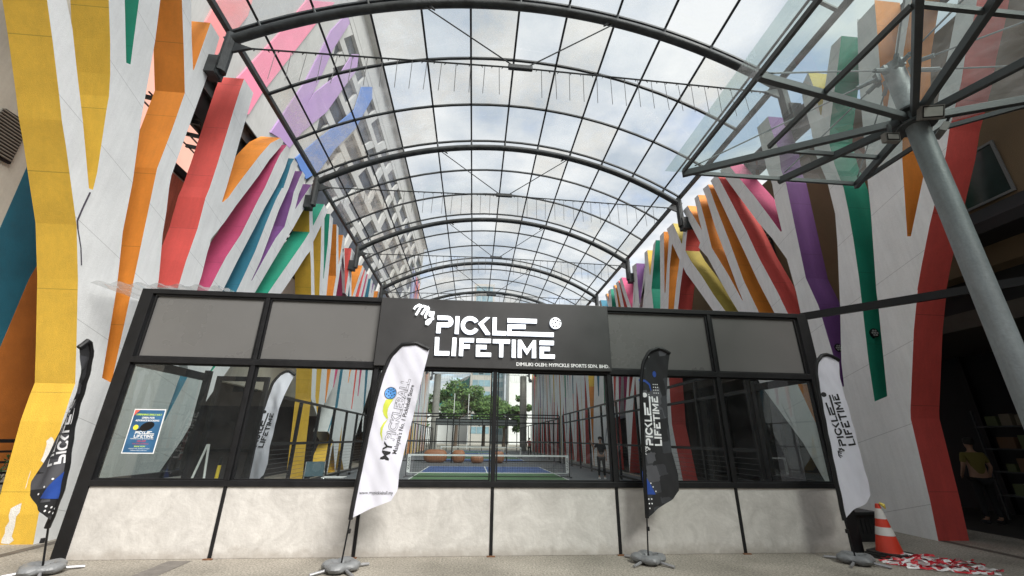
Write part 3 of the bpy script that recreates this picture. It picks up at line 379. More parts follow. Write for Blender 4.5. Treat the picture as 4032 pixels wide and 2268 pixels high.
for (y, z, yw, zh) in ((5.75, 6.15, 0.75, 1.05), (10.5, 6.2, 0.8, 1.2), (14.0, 6.2, 0.8, 1.2), (18.5, 6.2, 0.8, 1.2)):
    f = MB().box((9.97, y, z), (10.0, y+yw, z+zh)).build('window', mat('window_dark_green', (0.015, 0.03, 0.028), 0.15, 0.2, 4), br)
    o = MB().box((9.94, y-0.05, z-0.05), (9.968, y, z+zh+0.05)).box((9.94, y, z+zh), (9.968, y+yw, z+zh+0.05)).box((9.94, y, z-0.05), (9.968, y+yw, z)).build('frame', mat('window_frame_grey', (0.15, 0.155, 0.155), 0.5), f)
for k in range(4):
    lvr = MB().box((9.9, 11.8+k*6, 6.6), (9.98, 13.0+k*6, 8.6), DARKV)
    for j in range(12): lvr.box((9.86, 11.8+k*6, 6.62+j*0.16), (9.899, 13.0+k*6, 6.68+j*0.16), OCH)
    lvr.build('louvre_vent', None, br)
for k in range(6): MB().box((10.6, 10.9+k*9, 0), (11.2, 11.5+k*9, 3.9)).build('pillar', mat('dark_pillar', (0.05, 0.045, 0.04), 0.7, 0.2, 2), br)
sheet('shop_floor', 10.0, -16, 13.5, 64, 0.006, mat('dark_floor', (0.035, 0.033, 0.03), 0.5, 0.2, 3))
ds = thing('display_shelf', 'dim shelf stacked with boxes inside the dark shop on the far right', 'shelf', (12.6, 8.2, 0))
for z in (0.5, 1.0, 1.5, 2.0): MB().box((12.3, 7.3, z), (12.8, 9.6, z+0.03)).build('shelf_board', STEEL, ds)
for y in (7.3, 8.45, 9.57): MB().box((12.32, y, 0), (12.36, y+0.03, 2.4)).build('upright', STEEL, ds)
rg = random.Random(9)
for z in (0.53, 1.03, 1.53, 2.03):
    y = 7.4
    while y < 9.3:
        w_ = rg.uniform(0.2, 0.42); tag(MB().box((12.36, y, z), (12.7, y+w_*0.85, z+rg.uniform(0.15, 0.4)), mat('shelf_box_%d' % rg.randint(0, 3), rg.choice(((0.16, 0.14, 0.10), (0.11, 0.06, 0.03), (0.13, 0.14, 0.15), (0.08, 0.10, 0.04))), 0.7)).build('storage_box', None, None, bevel=0.006), 'dim closed box on the shelf inside the dark shop', 'box', 'boxes on the shop shelf'); y += w_+0.03
# long dark eaves beams that carry the vault, behind both screens
for X0, s, l in ((-7.5, -1, 'long dark steel gutter beam running along the top of the left white screen'), (9.1, 1, 'long dark steel gutter beam running along the top of the right white screen')):
    e = MB().box((X0-0.02, 3, 10.1), (X0+0.02, 64, 10.6)).box((X0-0.16, 3, 10.6), (X0+0.16, 64, 10.64)).box((X0-0.16, 3, 10.06), (X0+0.16, 64, 10.1)).build('gutter_beam', STEEL); tag(e, l, 'beam', 'gutter beams along the screens')

# ================================================================ GLASS VAULT
VX, VZ, RG, RR = 0.83, 0.03, 13.42, 12.95
vt = thing('glass_vault', 'long barrel vault of glass on dark curved steel ribs over the court', 'glass roof', (VX, 36, 10.6))
def arc(r, y, a0, a1, n=48): return [(VX+r*math.sin(a0+(a1-a0)*k/n), y, VZ+r*math.cos(a0+(a1-a0)*k/n)) for k in range(n+1)]
AE = 0.585
ribs = [2.0]+[8.0+6*k for k in range(10)]
for y in ribs:
    rb = MB().tube(arc(RR, y, -0.60, 0.60), 0.118, 12).build('arch_rib', RIBM, vt, smooth=True)
    for k in range(-5, 6):
        a = 0.106*k
        pass
    for s in (-1, 1):
        x = VX+s*7.22; m_ = MB()
        m_.tube([(x, y, 10.95), (x, y, 9.75)], 0.13, 10); m_.box((x-0.02, y-0.17, 9.6), (x+0.3*s, y+0.17, 10.1)); m_.bar((x, y, 9.8), (x+s*0.9, y, 9.8), 0.2, 0.35)
        m_.add([(x, y-0.03, 10.75), (x-s*0.55, y-0.03, 10.57), (x, y-0.03, 10.35), (x, y+0.03, 10.75), (x-s*0.55, y+0.03, 10.57), (x, y+0.03, 10.35)], [(0,1,2),(3,5,4),(0,3,4,1),(1,4,5,2),(2,5,3,0)])
        o = m_.build('bracket', RIBM, vt)
    ti = MB().tube([(VX-6.75, y, 10.57), (VX, y, 10.69), (VX+6.75, y, 10.57)], 0.022, 6)
    rg = random.Random(int(y))
    for k in range(46):
        if k in (22, 23): continue
        x = VX-6.6+k*13.2/45; z = 10.57+0.12*(1-abs(x-VX)/6.75)
        ti.tube([(x, y, z), (x+rg.uniform(-0.06, 0.06), y+0.02, z-0.05)], 0.012, 4)
    ti.build('tie_rod', RIBM, vt)
    st = MB()
    for k in range(34):
        x = VX-6.1+k*12.2/33; z = 10.56+0.12*(1-abs(x-VX)/6.75)
        if abs(x-VX) < 0.3: continue
        st.tube([(x, y, z), (x+rg.uniform(-0.03, 0.03), y, z-0.92)], 0.0085, 4)
    o = st.build('hanging_light_strand', mat('strand_grey', (0.12, 0.12, 0.12), 0.5), vt)
    vb = MB()
    for s in (-1, 1): vb.tube([(VX+s*0.15, y, 10.72), (VX+s*2.6, y, VZ+math.sqrt(RR*RR-2.6**2)-0.12)], 0.018, 6); vb.tube([(VX+s*2.35, y, 12.52), (VX+s*2.62, y, 12.78)], [0.02, 0.08], 6)
    vb.build('diagonal_rod', RIBM, vt)
    MB().box((VX-0.32, y-0.05, 10.63), (VX+0.32, y+0.05, 10.77)).build('tie_node', RIBM, vt, bevel=0.02)
for k in range(-5, 6):
    a = 0.106*k; c = Vector((VX+(RG-0.05)*math.sin(a), 0, VZ+(RG-0.05)*math.cos(a)))
    pm_ = MB().bar((c.x, 1, c.z), (c.x, 63.5, c.z), 0.06, 0.10, None, (math.sin(a), 0, math.cos(a)))
    for y in ribs: pm_.tube([(VX+(RR+0.1)*math.sin(a), y, VZ+(RR+0.1)*math.cos(a)), (c.x, y, c.z)], 0.035, 6)
    pm_.build('purlin', RIBM, vt)
for s in (-1, 1):
    a = s*AE; c = (VX+RG*math.sin(a), VZ+RG*math.cos(a)); MB().bar((c[0], 1, c[1]), (c[0], 63.5, c[1]), 0.12, 0.14).build('edge_beam', RIBM, vt)
y = 2.12
gb = []
while y < 63:
    gm = MB(); A_ = arc(RG-0.03, y, -AE, AE, 11*2); 
    for i in range(len(A_)-1): gm.bar(A_[i], A_[i+1], 0.055, 0.08, None, (0, 1, 0))
    gm.build('glazing_bar', RIBM, vt); y += 2.0
RG3 = [ROOFG, glass('roof_glass_dusty', (0.88, 0.92, 0.94), 0.5, 0.26, dcol=(0.6, 0.62, 0.63), dscale=1.6), glass('roof_glass_stained', (0.93, 0.94, 0.92), 0.5, 0.40, dcol=(0.52, 0.51, 0.47), dscale=1.7)]; rg = random.Random(21)
gs = MB(); A_ = [(VX+(RG+0.04)*math.sin(a), VZ+(RG+0.04)*math.cos(a)) for a in [-AE+0.0]+[0.106*k for k in range(-5, 6)]+[AE]]
for i in range(len(A_)-1):
    (xa, za), (xb, zb) = A_[i], A_[i+1]; y = 0.12
    while y < 63:
        gs.add([(xa, y, za), (xb, y, zb), (xb, y+2, zb), (xa, y+2, za)], [(0, 1, 2, 3)], rg.choices(RG3, (5, 4, 3))[0]); y += 2
gs.build('glass_skin', ROOFG, vt)
for s, l in ((-1, 'round concrete column at the far left end of the glass vault'), (1, 'round concrete column at the far right end of the glass vault')):
    c = MB().tube([(VX+s*6.45, 63, 0), (VX+s*6.45, 63, 10.6)], 0.5, 24).build('concrete_column', CONC, smooth=True); tag(c, l, 'column', 'concrete columns at the far end')

# ================================================================ TOWER BEHIND THE ROOF
tw = thing('tower_block', 'tall pale lattice tower with pink, purple and blue bands behind the roof', 'building', (-20, 60, 0))
TWM = mat('tower_white', (0.42, 0.42, 0.405), 0.85, 0.10, 0.35, 0.1, 10, joints=None, detail=9, grime=0.1); TGL = mat('tower_glass', (0.035, 0.042, 0.055), 0.5, 0.7, 0.6, spec=0.2)
MB().box((-17.25, 2, 0), (-30, 32.9, 51.2)).box((-16.5, 32.95, 0), (-30, 107, 51.2)).build('window_wall', TGL, tw)
MB().box((-16.0, 2, 0), (-17.15, 32.9, 52)).build('solid_wall', TWM, tw)
MB().box((-16.05, 32.95, 47.6), (-16.48, 107, 52)).box((-15.2, 2, 52), (-30, 107.5, 52.5)).build('parapet', TWM, tw)
lt = MB(); rng = random.Random(4)
z = 12.0; i = 0
while z < 47.5:            # long ledges with slanting piers between them
    a = rng.uniform(-0.2, 0.2); th = rng.uniform(1.0, 1.5); lt.poly([(33, z+a), (107, z-a), (107, z-a+th), (33, z+a+th)], lambda a_, b, t: (-16.08-t, a_, b), 0.38, TWM)
    y = 30+rng.uniform(0, 4)
    while y < 106:
        ln = rng.choice((2.6, 3.4, 4.2, 3.0)); wd = rng.uniform(1.2, 2.0); x = -16.12-0.004*rng.randint(0, 5)
        lt.poly([(max(33, y), z+0.9), (max(33.1, y+wd*0.7), z+0.9), (y+ln+wd, z+5.6), (y+ln, z+5.6)], lambda a_, b, t: (x-t, a_, b), 0.34, TWM)
        y += wd+rng.uniform(3.2, 6.0)
    z += 4.9; i += 1
lt.build('lattice', None, tw)
TC = dict(K=(0.70, 0.22, 0.32), P=(0.34, 0.22, 0.42), B=(0.08, 0.17, 0.42))
TN = dict(K='pink', P='purple', B='blue')
TOWB.append(('K', [(8, 8), (26, 8), (22, 17.5), (19.5, 21.5), (12, 21.5)]))
for i, (c, o) in enumerate(TOWB):
    m_ = mat('tower_'+TN[c]+('_coral%d' % i if i != 1 and c == 'K' else ''), ((0.72, 0.26, 0.26) if i == 0 else (0.80, 0.42, 0.33)) if c == 'K' and i != 1 else TC[c], 0.8, 0.08, 0.4)
    lab(MB().poly(o, lambda a, b, t: (-15.90+0.01*i-t, a, b), 0.12, m_).build('painted_band', None, tw), TN[c]+' painted band')
for k, (y, wd, c) in enumerate(((92, 1.0, (0.12, 0.13, 0.25)), (94, 1.4, (0.3, 0.33, 0.5)), (96.5, 0.9, (0.2, 0.12, 0.3)), (98.5, 1.6, (0.5, 0.1, 0.1)), (101, 0.9, (0.25, 0.1, 0.25)), (103, 1.6, (0.6, 0.2, 0.15)))):
    MB().box((-15.9, y, 10.5), (-16.0, y+wd, 40)).build('coloured_fin', mat('fin%d' % k, c, 0.7, 0.1, 1), tw)
# far towers and trees beyond the court
FT = mat('far_tower_concrete', (0.42, 0.40, 0.37), 0.8, 0.1, 0.3); FG = mat('far_glass_blue', (0.22, 0.33, 0.38), 0.2, 0.25, 0.4); FW = mat('far_white', (0.75, 0.75, 0.74), 0.7, 0.05, 0.3); FGR = mat('far_glass_green', (0.06, 0.28, 0.24), 0.2, 0.3, 0.4)
def block(label, x0, x1, y0, y1, h, wm, fl, gm_, seed=0):
    t = thing('far_building', label, 'building', ((x0+x1)/2, y0, 0), 'buildings beyond the court')
    MB().box((x0, y0, 0), (x1, y1, h)).build('wall', wm, t)
    z = 3.0; k = 0
    while z < h-1.5:
        w_ = MB(); w_.box((x0+0.6, y0-0.05, z), (x1-0.6, y0+0.05, z+1.9), gm_)
        xx = x0+0.6
        while xx < x1-0.7: w_.box((xx-0.06, y0-0.09, z), (xx+0.06, y0-0.051, z+1.9), wm); xx += 1.8
        w_.build('window_band', None, t); z += fl
    return t
block('slim pale brown tower seen through the end of the glass roof', -1.5, 5.2, 128, 140, 50, FT, 3.4, FG)
block('glassy blue office block rising above the tree beyond the court', -0.5, 10.5, 150, 165, 30, mat('far_grey_blue', (0.45, 0.52, 0.55), 0.6, 0.1, 0.3), 3.2, FG)
block('plain white block to the right of the tree beyond the court', 11, 30, 135, 150, 27, FW, 8.0, FW)
block('long white low shop building beyond the court', -45, -14, 118, 130, 14, FW, 4.0, FG)
gt = thing('far_building', 'green glass building with a curved roof behind the tree', 'building', (-6, 140, 0), 'buildings beyond the court')
MB().poly([(-15, 0), (-15, 12)]+[(-15+17*math.sin(R(90)*k/10), 12+11.5*math.sin(R(90)*k/10)**0.6 if k else 12) for k in range(1, 11)]+[(2, 0)], lambda a, b, t: (a, 142+t, b), 8, FW).build('wall', None, gt)
MB().poly([(-13.5, 11.5), (-13.5, 13)]+[(-13.5+11.5*math.sin(R(90)*k/10), 13+8.5*(k/10)**0.5) for k in range(1, 11)]+[(-2, 11.5)], lambda a, b, t: (a, 141.8+t, b), 0.15, FGR).build('glass_front', None, gt)
LEAF = [mat('leaf_%d' % k, c, 0.6, 0.3, 1.5) for k, c in enumerate(((0.035, 0.085, 0.02), (0.065, 0.13, 0.03), (0.10, 0.17, 0.04)))]
BARK = mat('bark', (0.10, 0.07, 0.05), 0.9, 0.3, 6, 0.5, 40)
def tree(label, x, y, h, rx, seed, n=2600, leaf=0.42):
    rg = random.Random(seed); t = thing('street_tree', label, 'tree', (x, y, 0), 'trees beyond the court')
    tk = MB(); top = Vector((x, y, h*0.5)); tk.tube([(x, y, 0), (x+0.1, y, h*0.25), tuple(top)], [0.42, 0.32, 0.22], 10)
    cl = []
    for k in range(15):
        a = rg.uniform(0, 2*math.pi); rr = rx*math.sqrt(rg.random())*0.8; c = Vector((x+rr*math.cos(a), y+rr*0.8*math.sin(a), h*rg.uniform(0.45, 0.86)-0.22*h*(rr/rx)**2))
        cl.append((c, rg.uniform(0.22, 0.4)*rx)); tk.tube([tuple(top-Vector((0, 0, rg.uniform(0, h*0.2)))), tuple((top+c)/2+Vector((0, 0, 0.3))), tuple(c)], [0.16, 0.09, 0.03], 6)
    tk.build('trunk', BARK, t)
    cr = MB()
    for k in range(n):
        c, r_ = rg.choice(cl); d = Vector((rg.gauss(0, 1), rg.gauss(0, 1), rg.gauss(0, 1))).normalized()*r_*rg.uniform(0.45, 1.05); p = c+Vector((d.x, d.y, d.z*0.7))
        u = Vector((rg.gauss(0, 1), rg.gauss(0, 1), rg.gauss(0, 1))).normalized(); v = u.orthogonal().normalized(); s = leaf*rg.uniform(0.5, 1.1)
        cr.add([p-u*s, p+v*s*0.5, p+u*s, p-v*s*0.5], [(0, 1, 2, 3)], LEAF[min(2, int(rg.random()*3))])
    cr.build('crown', None, t)
tree('big spreading tree left of centre beyond the court, behind the flagpoles', -3.6, 90, 14.6, 6.6, 1, 5200)
tree('wide leafy tree in the middle beyond the court, under the blue office block', 2.2, 94, 15.0, 5.6, 2, 4600)
tree('lower tree right of centre beyond the court', 6.2, 88, 9.5, 3.6, 3, 2000)
tree('dark narrow tree beside the far right concrete column', 9.4, 84, 11.3, 2.2, 4, 1600)
tree('dark tree at the far left behind the concrete column', -10.5, 92, 12.5, 4.0, 5, 1800)
for k, x in enumerate((-5.9, -3.35, -0.95)):
    f = MB().tube([(x, 72, 0), (x, 72, 8.6)], [0.07, 0.045], 8).lathe([(0.02, 0), (0.09, 0.06), (0.02, 0.14)], (x, 72, 8.6), 8).build('flagpole', WHITEP)
    tag(f, ('leftmost', 'middle', 'rightmost')[k]+' of three bare white flagpoles beyond the court', 'flagpole', 'bare flagpoles beyond the court')

# ================================================================ GLASS BOOTH
YF = 6.93
bo = thing('glass_booth', 'black framed glass entrance front with grey frosted upper panels and plaster base', 'shopfront', (0.33, YF, 0))
PX = [-5.46, -3.55, -1.62, 0.33, 2.27, 4.23, 6.05]
ZS0, ZS1, ZT0, ZT1, ZC0, ZC1 = 0.905, 0.985, 2.66, 2.75, 3.80, 3.88
def bx(a, b, nm, m=BLACK, bev=0.004): return MB().box(a, b).build(nm, m, bo, bevel=bev)
for i, x in enumerate(PX):
    hw = 0.075 if i in (0, 6) else 0.034
    if i == 0: bx((x-hw-0.03, YF-0.02, 0), (x+hw, YF+0.12, ZC1), 'mullion')
    elif i == 6: bx((x-hw, YF-0.02, 0), (x+hw+0.05, YF+0.12, ZC1), 'mullion')
    else:
        bx((x-0.022, YF-0.015, 0), (x+0.022, YF+0.1, ZS0), 'base_joint_bar')
        bx((x-hw, YF-0.02, ZS1), (x+hw, YF+0.1, ZT0), 'mullion')
        if i != 3: bx((x-hw*0.9, YF-0.02, ZT1), (x+hw*0.9, YF+0.1, ZC0), 'mullion')
    if 0 < i < 6: MB().box((x-0.06, YF-0.06, 0), (x+0.06, YF-0.016, 0.012)).build('foot_plate', mat('rusty_plate', (0.16, 0.07, 0.03), 0.85, 0.3, 20), bo)
for i in range(6):
    xa, xb = PX[i]+(0.075 if i == 0 else 0.0), PX[i+1]-(0.075 if i == 5 else 0.0)
    bx((xa+0.023*(i > 0), YF, 0.0), (xb-0.023*(i < 5), YF+0.08, ZS0), 'plaster_panel', PLASTER, 0.006)
    MB().add([(xa, YF+0.04, ZS1), (xb, YF+0.04, ZS1), (xb, YF+0.04, ZT0), (xa, YF+0.04, ZT0)], [(0, 1, 2, 3)]).build('window', GLASS, bo)
    fr = MB(); t_ = 0.022; a, b = xa+0.045, xb-0.045
    if i == 0: a = xa
    if i == 5: b = xb
    fr.box((a, YF+0.015, ZS1), (a+t_, YF+0.06, ZT0)).box((b-t_, YF+0.015, ZS1), (b, YF+0.06, ZT0)).box((a+t_, YF+0.015, ZS1), (b-t_, YF+0.06, ZS1+t_)).box((a+t_, YF+0.015, ZT0-t_), (b-t_, YF+0.06, ZT0)).build('window_bead', BLACK, bo)
    if i not in (2, 3):
        MB().box((xa+0.04, YF+0.03, ZT1), (xb-0.04, YF+0.06, ZC0)).build('frosted_panel', mat('frosted_grey', (0.142, 0.139, 0.135), 0.28, 0.06, 0.6, 0.05, 200, spec=0.6), bo)
        p2 = MB(); t_ = 0.02; a, b = xa+0.045, xb-0.045
        p2.box((a, YF+0.0, ZT1), (a+t_, YF+0.029, ZC0)).box((b-t_, YF+0.0, ZT1), (b, YF+0.029, ZC0)).box((a+t_, YF, ZT1), (b-t_, YF+0.029, ZT1+t_)).box((a+t_, YF, ZC0-t_*1.6), (b-t_, YF+0.029, ZC0)); p2.build('panel_bead', BLACK, bo)
xa, xb = PX[0]+0.075, PX[6]-0.075
bx((xa, YF-0.025, ZS0), (xb, YF+0.1, ZS1), 'sill_rail'); bx((xa, YF-0.025, ZT0), (xb, YF+0.1, ZT1), 'transom'); bx((xa, YF-0.025, ZC0), (xb, YF+0.1, ZC1), 'head_rail')
for x, yb, s in ((PX[0]-0.02, 9.0, 1), (PX[6]+0.02, 8.55, -1)):
    bx((x-0.05, yb, 0), (x+0.05, yb+0.12, ZT1+0.1), 'rear_post')
    for z0, z1 in ((0.88, 0.98), (2.64, 2.78)): bx((x-0.035, YF+0.122, z0), (x+0.035, yb, z1), 'side_rail')
    bx((x-0.03, YF+0.122, 0), (x+0.03, yb, 0.88), 'side_panel', PLASTER)
    MB().add([(x, YF+0.12, 0.98), (x, yb, 0.98), (x, yb, 2.64), (x, YF+0.12, 2.64)], [(0, 1, 2, 3)]).build('side_window', GLASS, bo)
# inner dark framed door leaf near the left rear post
dr = MB().box((-5.3, 9.05, 0), (-5.22, 9.12, 2.75)).box((-4.35, 9.05, 0), (-4.27, 9.12, 2.75)).box((-5.22, 9.05, 2.66), (-4.35, 9.12, 2.75)).box((-5.22, 9.05, 1.3), (-4.35, 9.12, 1.36)).build('inner_door_frame', BLACK, bo)
# sign
sg = thing('shop_sign', 'black sign box with white lit lettering over the middle of the booth', 'sign', (0.31, 6.85, 2.7))
MB().box((-1.66, 6.855, 2.70), (2.31, 6.90, 3.87)).build('sign_box', mat('sign_black', (0.040, 0.039, 0.039), 0.42, 0.12, 1.5), sg, bevel=0.008)
LIT = mat('lit_acrylic', (0.85, 0.87, 0.9), 0.4, emit=(0.93, 0.97, 1.0), estr=0.62)
LSD = mat('letter_side', (0.55, 0.6, 0.7), 0.4, emit=(0.75, 0.83, 1.0), estr=0.3)
def sgp(a, b, t): return (0.31+a, 6.82+t, 3.22+b)
for l in LOGO: MB().poly(l, sgp, 0.034, LIT, LSD).build('letter', None, sg)
m_ = MB()
for l in MY: m_.tube([sgp(a, b, 0.012) for a, b in l], 0.019, 10, LIT)
lab(m_.build('script_letters', None, sg, smooth=True), 'slanted script word My in white')
ball = MB().poly(circ(BALL[0], 0.101, 28), sgp, 0.034, LIT, LSD).build('ball_emblem', None, sg)
hm = MB()
for h in HOLES: hm.poly(circ(h, 0.0155, 10), lambda a, b, t: (0.31+a, 6.817+t, 3.22+b), 0.002, BLACK)
hm.build('hole', None, ball)
v, f = text_pts('DIMILIKI OLEH: MYPICKLE SPORTS SDN. BHD.', 0.079, bold=0.0022, align='RIGHT')
MB().add([(2.27+a, 6.852, 2.755+b) for a, b, c in v], f).build('small_print', mat('white_vinyl', (0.8, 0.8, 0.8), 0.5), sg)
# black sliding track beam from the booth corner to the right hand shops
bm_ = MB().bar((6.12, 7.0, 3.85), (9.6, 2.9, 3.85), 0.07, 0.13).build('track_beam', BLACK); tag(bm_, 'thin black beam running from the right corner of the booth towards the camera', 'beam')
# clear corrugated sheet
cs = MB(); n = 28
vv = []
for k in range(n+1):
    x = -6.5+k*2.2/n; z = 3.98+(0.04 if (k % 4) in (1, 2) else 0)
    vv += [(x, 7.02, z), (x-0.25, 9.4, z+0.18)]
cs.add(vv, [(2*k, 2*k+2, 2*k+3, 2*k+1) for k in range(n)])
tag(cs.build('corrugated_sheet', glass('polycarbonate', (0.80, 0.80, 0.80), 1.2, 0.16)), 'clear corrugated plastic sheet resting above the left end of the booth', 'plastic sheet')

# ================================================================ POSTER
po = thing('poster', 'blue pickleball opening poster taped inside the leftmost window', 'poster', (-4.905, 6.96, 1.34))
PY = 6.957
def pr(a, b, c, d, y, m, nm, parent=po): return MB().box((a, y, b), (c, y+0.0015, d), m).build(nm, None, parent)
pr(-5.13, 1.335, -4.68, 1.965, PY, mat('paper_white', (0.75, 0.76, 0.76), 0.5), 'border')
pr(-5.115, 1.35, -4.695, 1.95, PY-0.0025, mat('poster_blue', (0.02, 0.075, 0.16), 0.35, 0, 3, col2=(0.045, 0.15, 0.30)), 'sheet')
def ptext(s, x, z, size, m, bold=0.0, parent=po, y=PY-0.0045):
    v, f = text_pts(s, size, bold=bold); return MB().add([(x+a, y, z+b) for a, b, c in v], f).build('lettering', m, parent)
LIME = mat('lime', (0.55, 0.75, 0.08), 0.5); WV = MATS['white_vinyl']; REDV = mat('red_print', (0.6, 0.06, 0.08), 0.5)
ptext('OPENNING EARLY JULY', -4.90, 1.872, 0.034, LIME, 0.001); ptext('OPEN FOR', -4.90, 1.825, 0.038, WV, 0.001); ptext('ADVANCE BOOKING', -4.90, 1.787, 0.035, WV, 0.001)
MB().poly(circ((-5.035, 1.70), 0.036, 18), lambda a, b, t: (a, PY-0.0045+t, b), 0.001, mat('ball_yellow', (0.8, 0.68, 0.05), 0.5)).build('ball_picture', None, po)
pd = [( -4.88+0.10*math.cos(q)*math.cos(0.35)-0.062*math.sin(q)*math.sin(0.35), 1.715+0.10*math.cos(q)*math.sin(0.35)+0.062*math.sin(q)*math.cos(0.35)) for q in [2*math.pi*k/20 for k in range(20)]]
MB().poly(pd, lambda a, b, t: (a, PY-0.0047+t, b), 0.001, BLACK).poly([(-4.96, 1.70), (-5.02, 1.655), (-5.01, 1.64), (-4.94, 1.675)], lambda a, b, t: (a, PY-0.0052+t, b), 0.001, BLACK).build('paddle_picture', None, po)
lg = MB()
for l in LOGO: lg.poly([(a*0.135*1.0, b*0.135) for a, b in l], lambda a, b, t: (-4.885+a, PY-0.0062+t, 1.60+b), 0.0005, WV)
lg.build('logo', None, po)
ptext('PICKLEBALL COURT @ THE GRAND MALL', -4.90, 1.535, 0.017, WV, 0.0004); ptext('10% OFF', -4.90, 1.495, 0.034, REDV, 0.0006); ptext('FOR FIRST BOOKING', -4.90, 1.462, 0.024, REDV)
ptext('BOOK NOW', -4.90, 1.425, 0.026, LIME, 0.0006); ptext('WHATSAPP FOR ADVANCE BOOKING', -4.90, 1.398, 0.017, WV); ptext('OPENING HOURS EVERY DAY', -4.90, 1.372, 0.017, WV)
MB().poly([(-5.115, 1.95), (-5.045, 1.95), (-5.115, 1.865)], lambda a, b, t: (a, PY-0.0047+t, b), 0.001, mat('red_corner', (0.75, 0.12, 0.08), 0.5)).build('corner_ribbon', None, po)

# ================================================================ FEATHER FLAGS
def interp(pl, t):
    d = [0]
    for i in range(len(pl)-1): d.append(d[-1]+math.dist(pl[i], pl[i+1]))
    s = t*d[-1]
    for i in range(len(pl)-1):
        if s <= d[i+1]+1e-9:
            k = (s-d[i])/max(1e-9, d[i+1]-d[i]); return (pl[i][0]+(pl[i+1][0]-pl[i][0])*k, pl[i][1]+(pl[i+1][1]-pl[i][1])*k)
    return pl[-1]
BAG = mat('grey_pvc', (0.17, 0.175, 0.18), 0.42, 0.12, 14, 0.3, 40)
def flag(label, y0, pole, free, yaw, base, cloth_m, folds=(0.012, 9.0, 3.0), flip=False, grp='feather flags in front of the booth', bag=True):
    """pole / free = outlines (u, z): u along the cloth's own direction from the pole foot"""
    bx0 = base[0]; du = Vector((math.cos(yaw), math.sin(yaw), 0)); nn = Vector((math.sin(yaw), -math.cos(yaw), 0))
    t = thing('feather_flag', label, 'flag', (bx0, y0, 0), grp)
    A, F, G_ = folds
    def P(u, z, off=0.0):
        amp = A*min(1, max(0, u)/0.25)
        d = amp*math.sin(F*u+G_*z)+amp*0.6*math.sin(2.3*F*u-1.7*z+1)+0.004*math.sin(31*u+17*z)
        return tuple(Vector((bx0, y0, 0))+du*u+nn*(d+off)+Vector((0, 0, z)))
    N1, N2 = 60, 14; v = []; f = []
    for i in range(N1+1):
        a = interp(pole, i/N1); b = interp(free, i/N1)
        for j in range(N2+1):
            k = j/N2; v.append(P(a[0]+(b[0]-a[0])*k, a[1]+(b[1]-a[1])*k))
    for i in range(N1):
        for j in range(N2): q = i*(N2+1)+j; f.append((q, q+1, q+N2+2, q+N2+1))
    cl = MB().add(v, f).build('cloth', cloth_m, t, smooth=True)
    pts = [P(*interp(pole, i/40), 0) for i in range(41)]
    MB().tube(pts, 0.03, 8).build('sleeve', BLACK, t, smooth=True)
    MB().tube([(bx0, y0, 0.06), (pts[0][0], pts[0][1], pts[0][2]+0.05)], 0.011, 8).tube([(pts[0][0], pts[0][1], pts[0][2]-0.16), (pts[0][0], pts[0][1], pts[0][2]-0.11)], 0.024, 8).build('pole', BLACK, t)
    if bag:
        lg_ = MB()
        for k in range(4):
            a = R(38+90*k); c, s = math.cos(a), math.sin(a); lg_.tube([(bx0+0.03*c, y0+0.03*s, 0.05), (bx0+0.38*c, y0+0.38*s, 0.02)], 0.018, 8)
        lg_.build('cross_base', mat('galvanised', (0.35, 0.35, 0.36), 0.4, 0.1, 12, metal=0.6), t)
        v = []; f = []; n, m = 40, 12; rg = random.Random(int(bx0*100))
        for i in range(n):
            a = 2*math.pi*i/n; lob = 1+0.28*abs(math.cos(2*(a-R(83)))) ; rr = 0.125*lob; th = 0.042+0.016*abs(math.cos(2*(a-R(83))))
            if i == 0: pass
            for j in range(m):
                b = 2*math.pi*j/m; wob = 1+0.05*math.sin(7*a+3*b)+rg.uniform(-0.03, 0.03)
                v.append((bx0+(rr+th*1.5*math.cos(b)*wob)*math.cos(a), y0+(rr+th*1.5*math.cos(b)*wob)*math.sin(a), 0.066+th*math.sin(b)*wob))
        for i in range(n):
            for j in range(m): f.append((i*m+j, ((i+1) % n)*m+j, ((i+1) % n)*m+(j+1) % m, i*m+(j+1) % m))
        MB().add(v, f).lathe([(0.018, 0), (0.018, 0.03), (0.01, 0.035)], (bx0+0.13, y0-0.05, 0.10), 8).build('water_bag', BAG, t, smooth=True)
    def deco(name, polys, m, off=-0.004, label_=None):
        b = MB()
        for pl in polys:
            for tr_ in fine(pl): b.add([P(q.x, q.y, -off) for q in tr_], [(0, 1, 2)], m)
        return b.build(name, None, t)
    def mesh2(name, v, f, org, ang, m, off=0.004):
        c, s = math.cos(ang), math.sin(ang); o = MB().add([P(org[0]+c*a-s*b, org[1]+s*a+c*b, off+cc*0.3) for a, b, cc in v], f).build(name, m, t); return o
    def logo(org, sc, ang, m, off=0.004):
        c, s = math.cos(ang), math.sin(ang); b = MB()
        tr = lambda a, bb: (org[0]+sc*(c*a-s*bb), org[1]+sc*(s*a+c*bb))
        for l in LOGO+[circ(BALL[0], 0.1, 16)]:
            for q3 in fine([tr(*p) for p in l]): b.add([P(q.x, q.y, off) for q in q3], [(0, 1, 2)], m)
        o = b.build('logo', None, t)
        b = MB()
        for l in MY: b.tube([P(*tr(*p), off) for p in l], 0.016*sc, 5, m)
        b.build('script_lettering', None, t)
        return o
    return t, P, deco, mesh2, logo
INK = mat('black_print', (0.015, 0.015, 0.017), 0.7); CLW = mat('white_polyester', (0.76, 0.76, 0.85), 0.85, 0.04, 3, 0.2, 150)
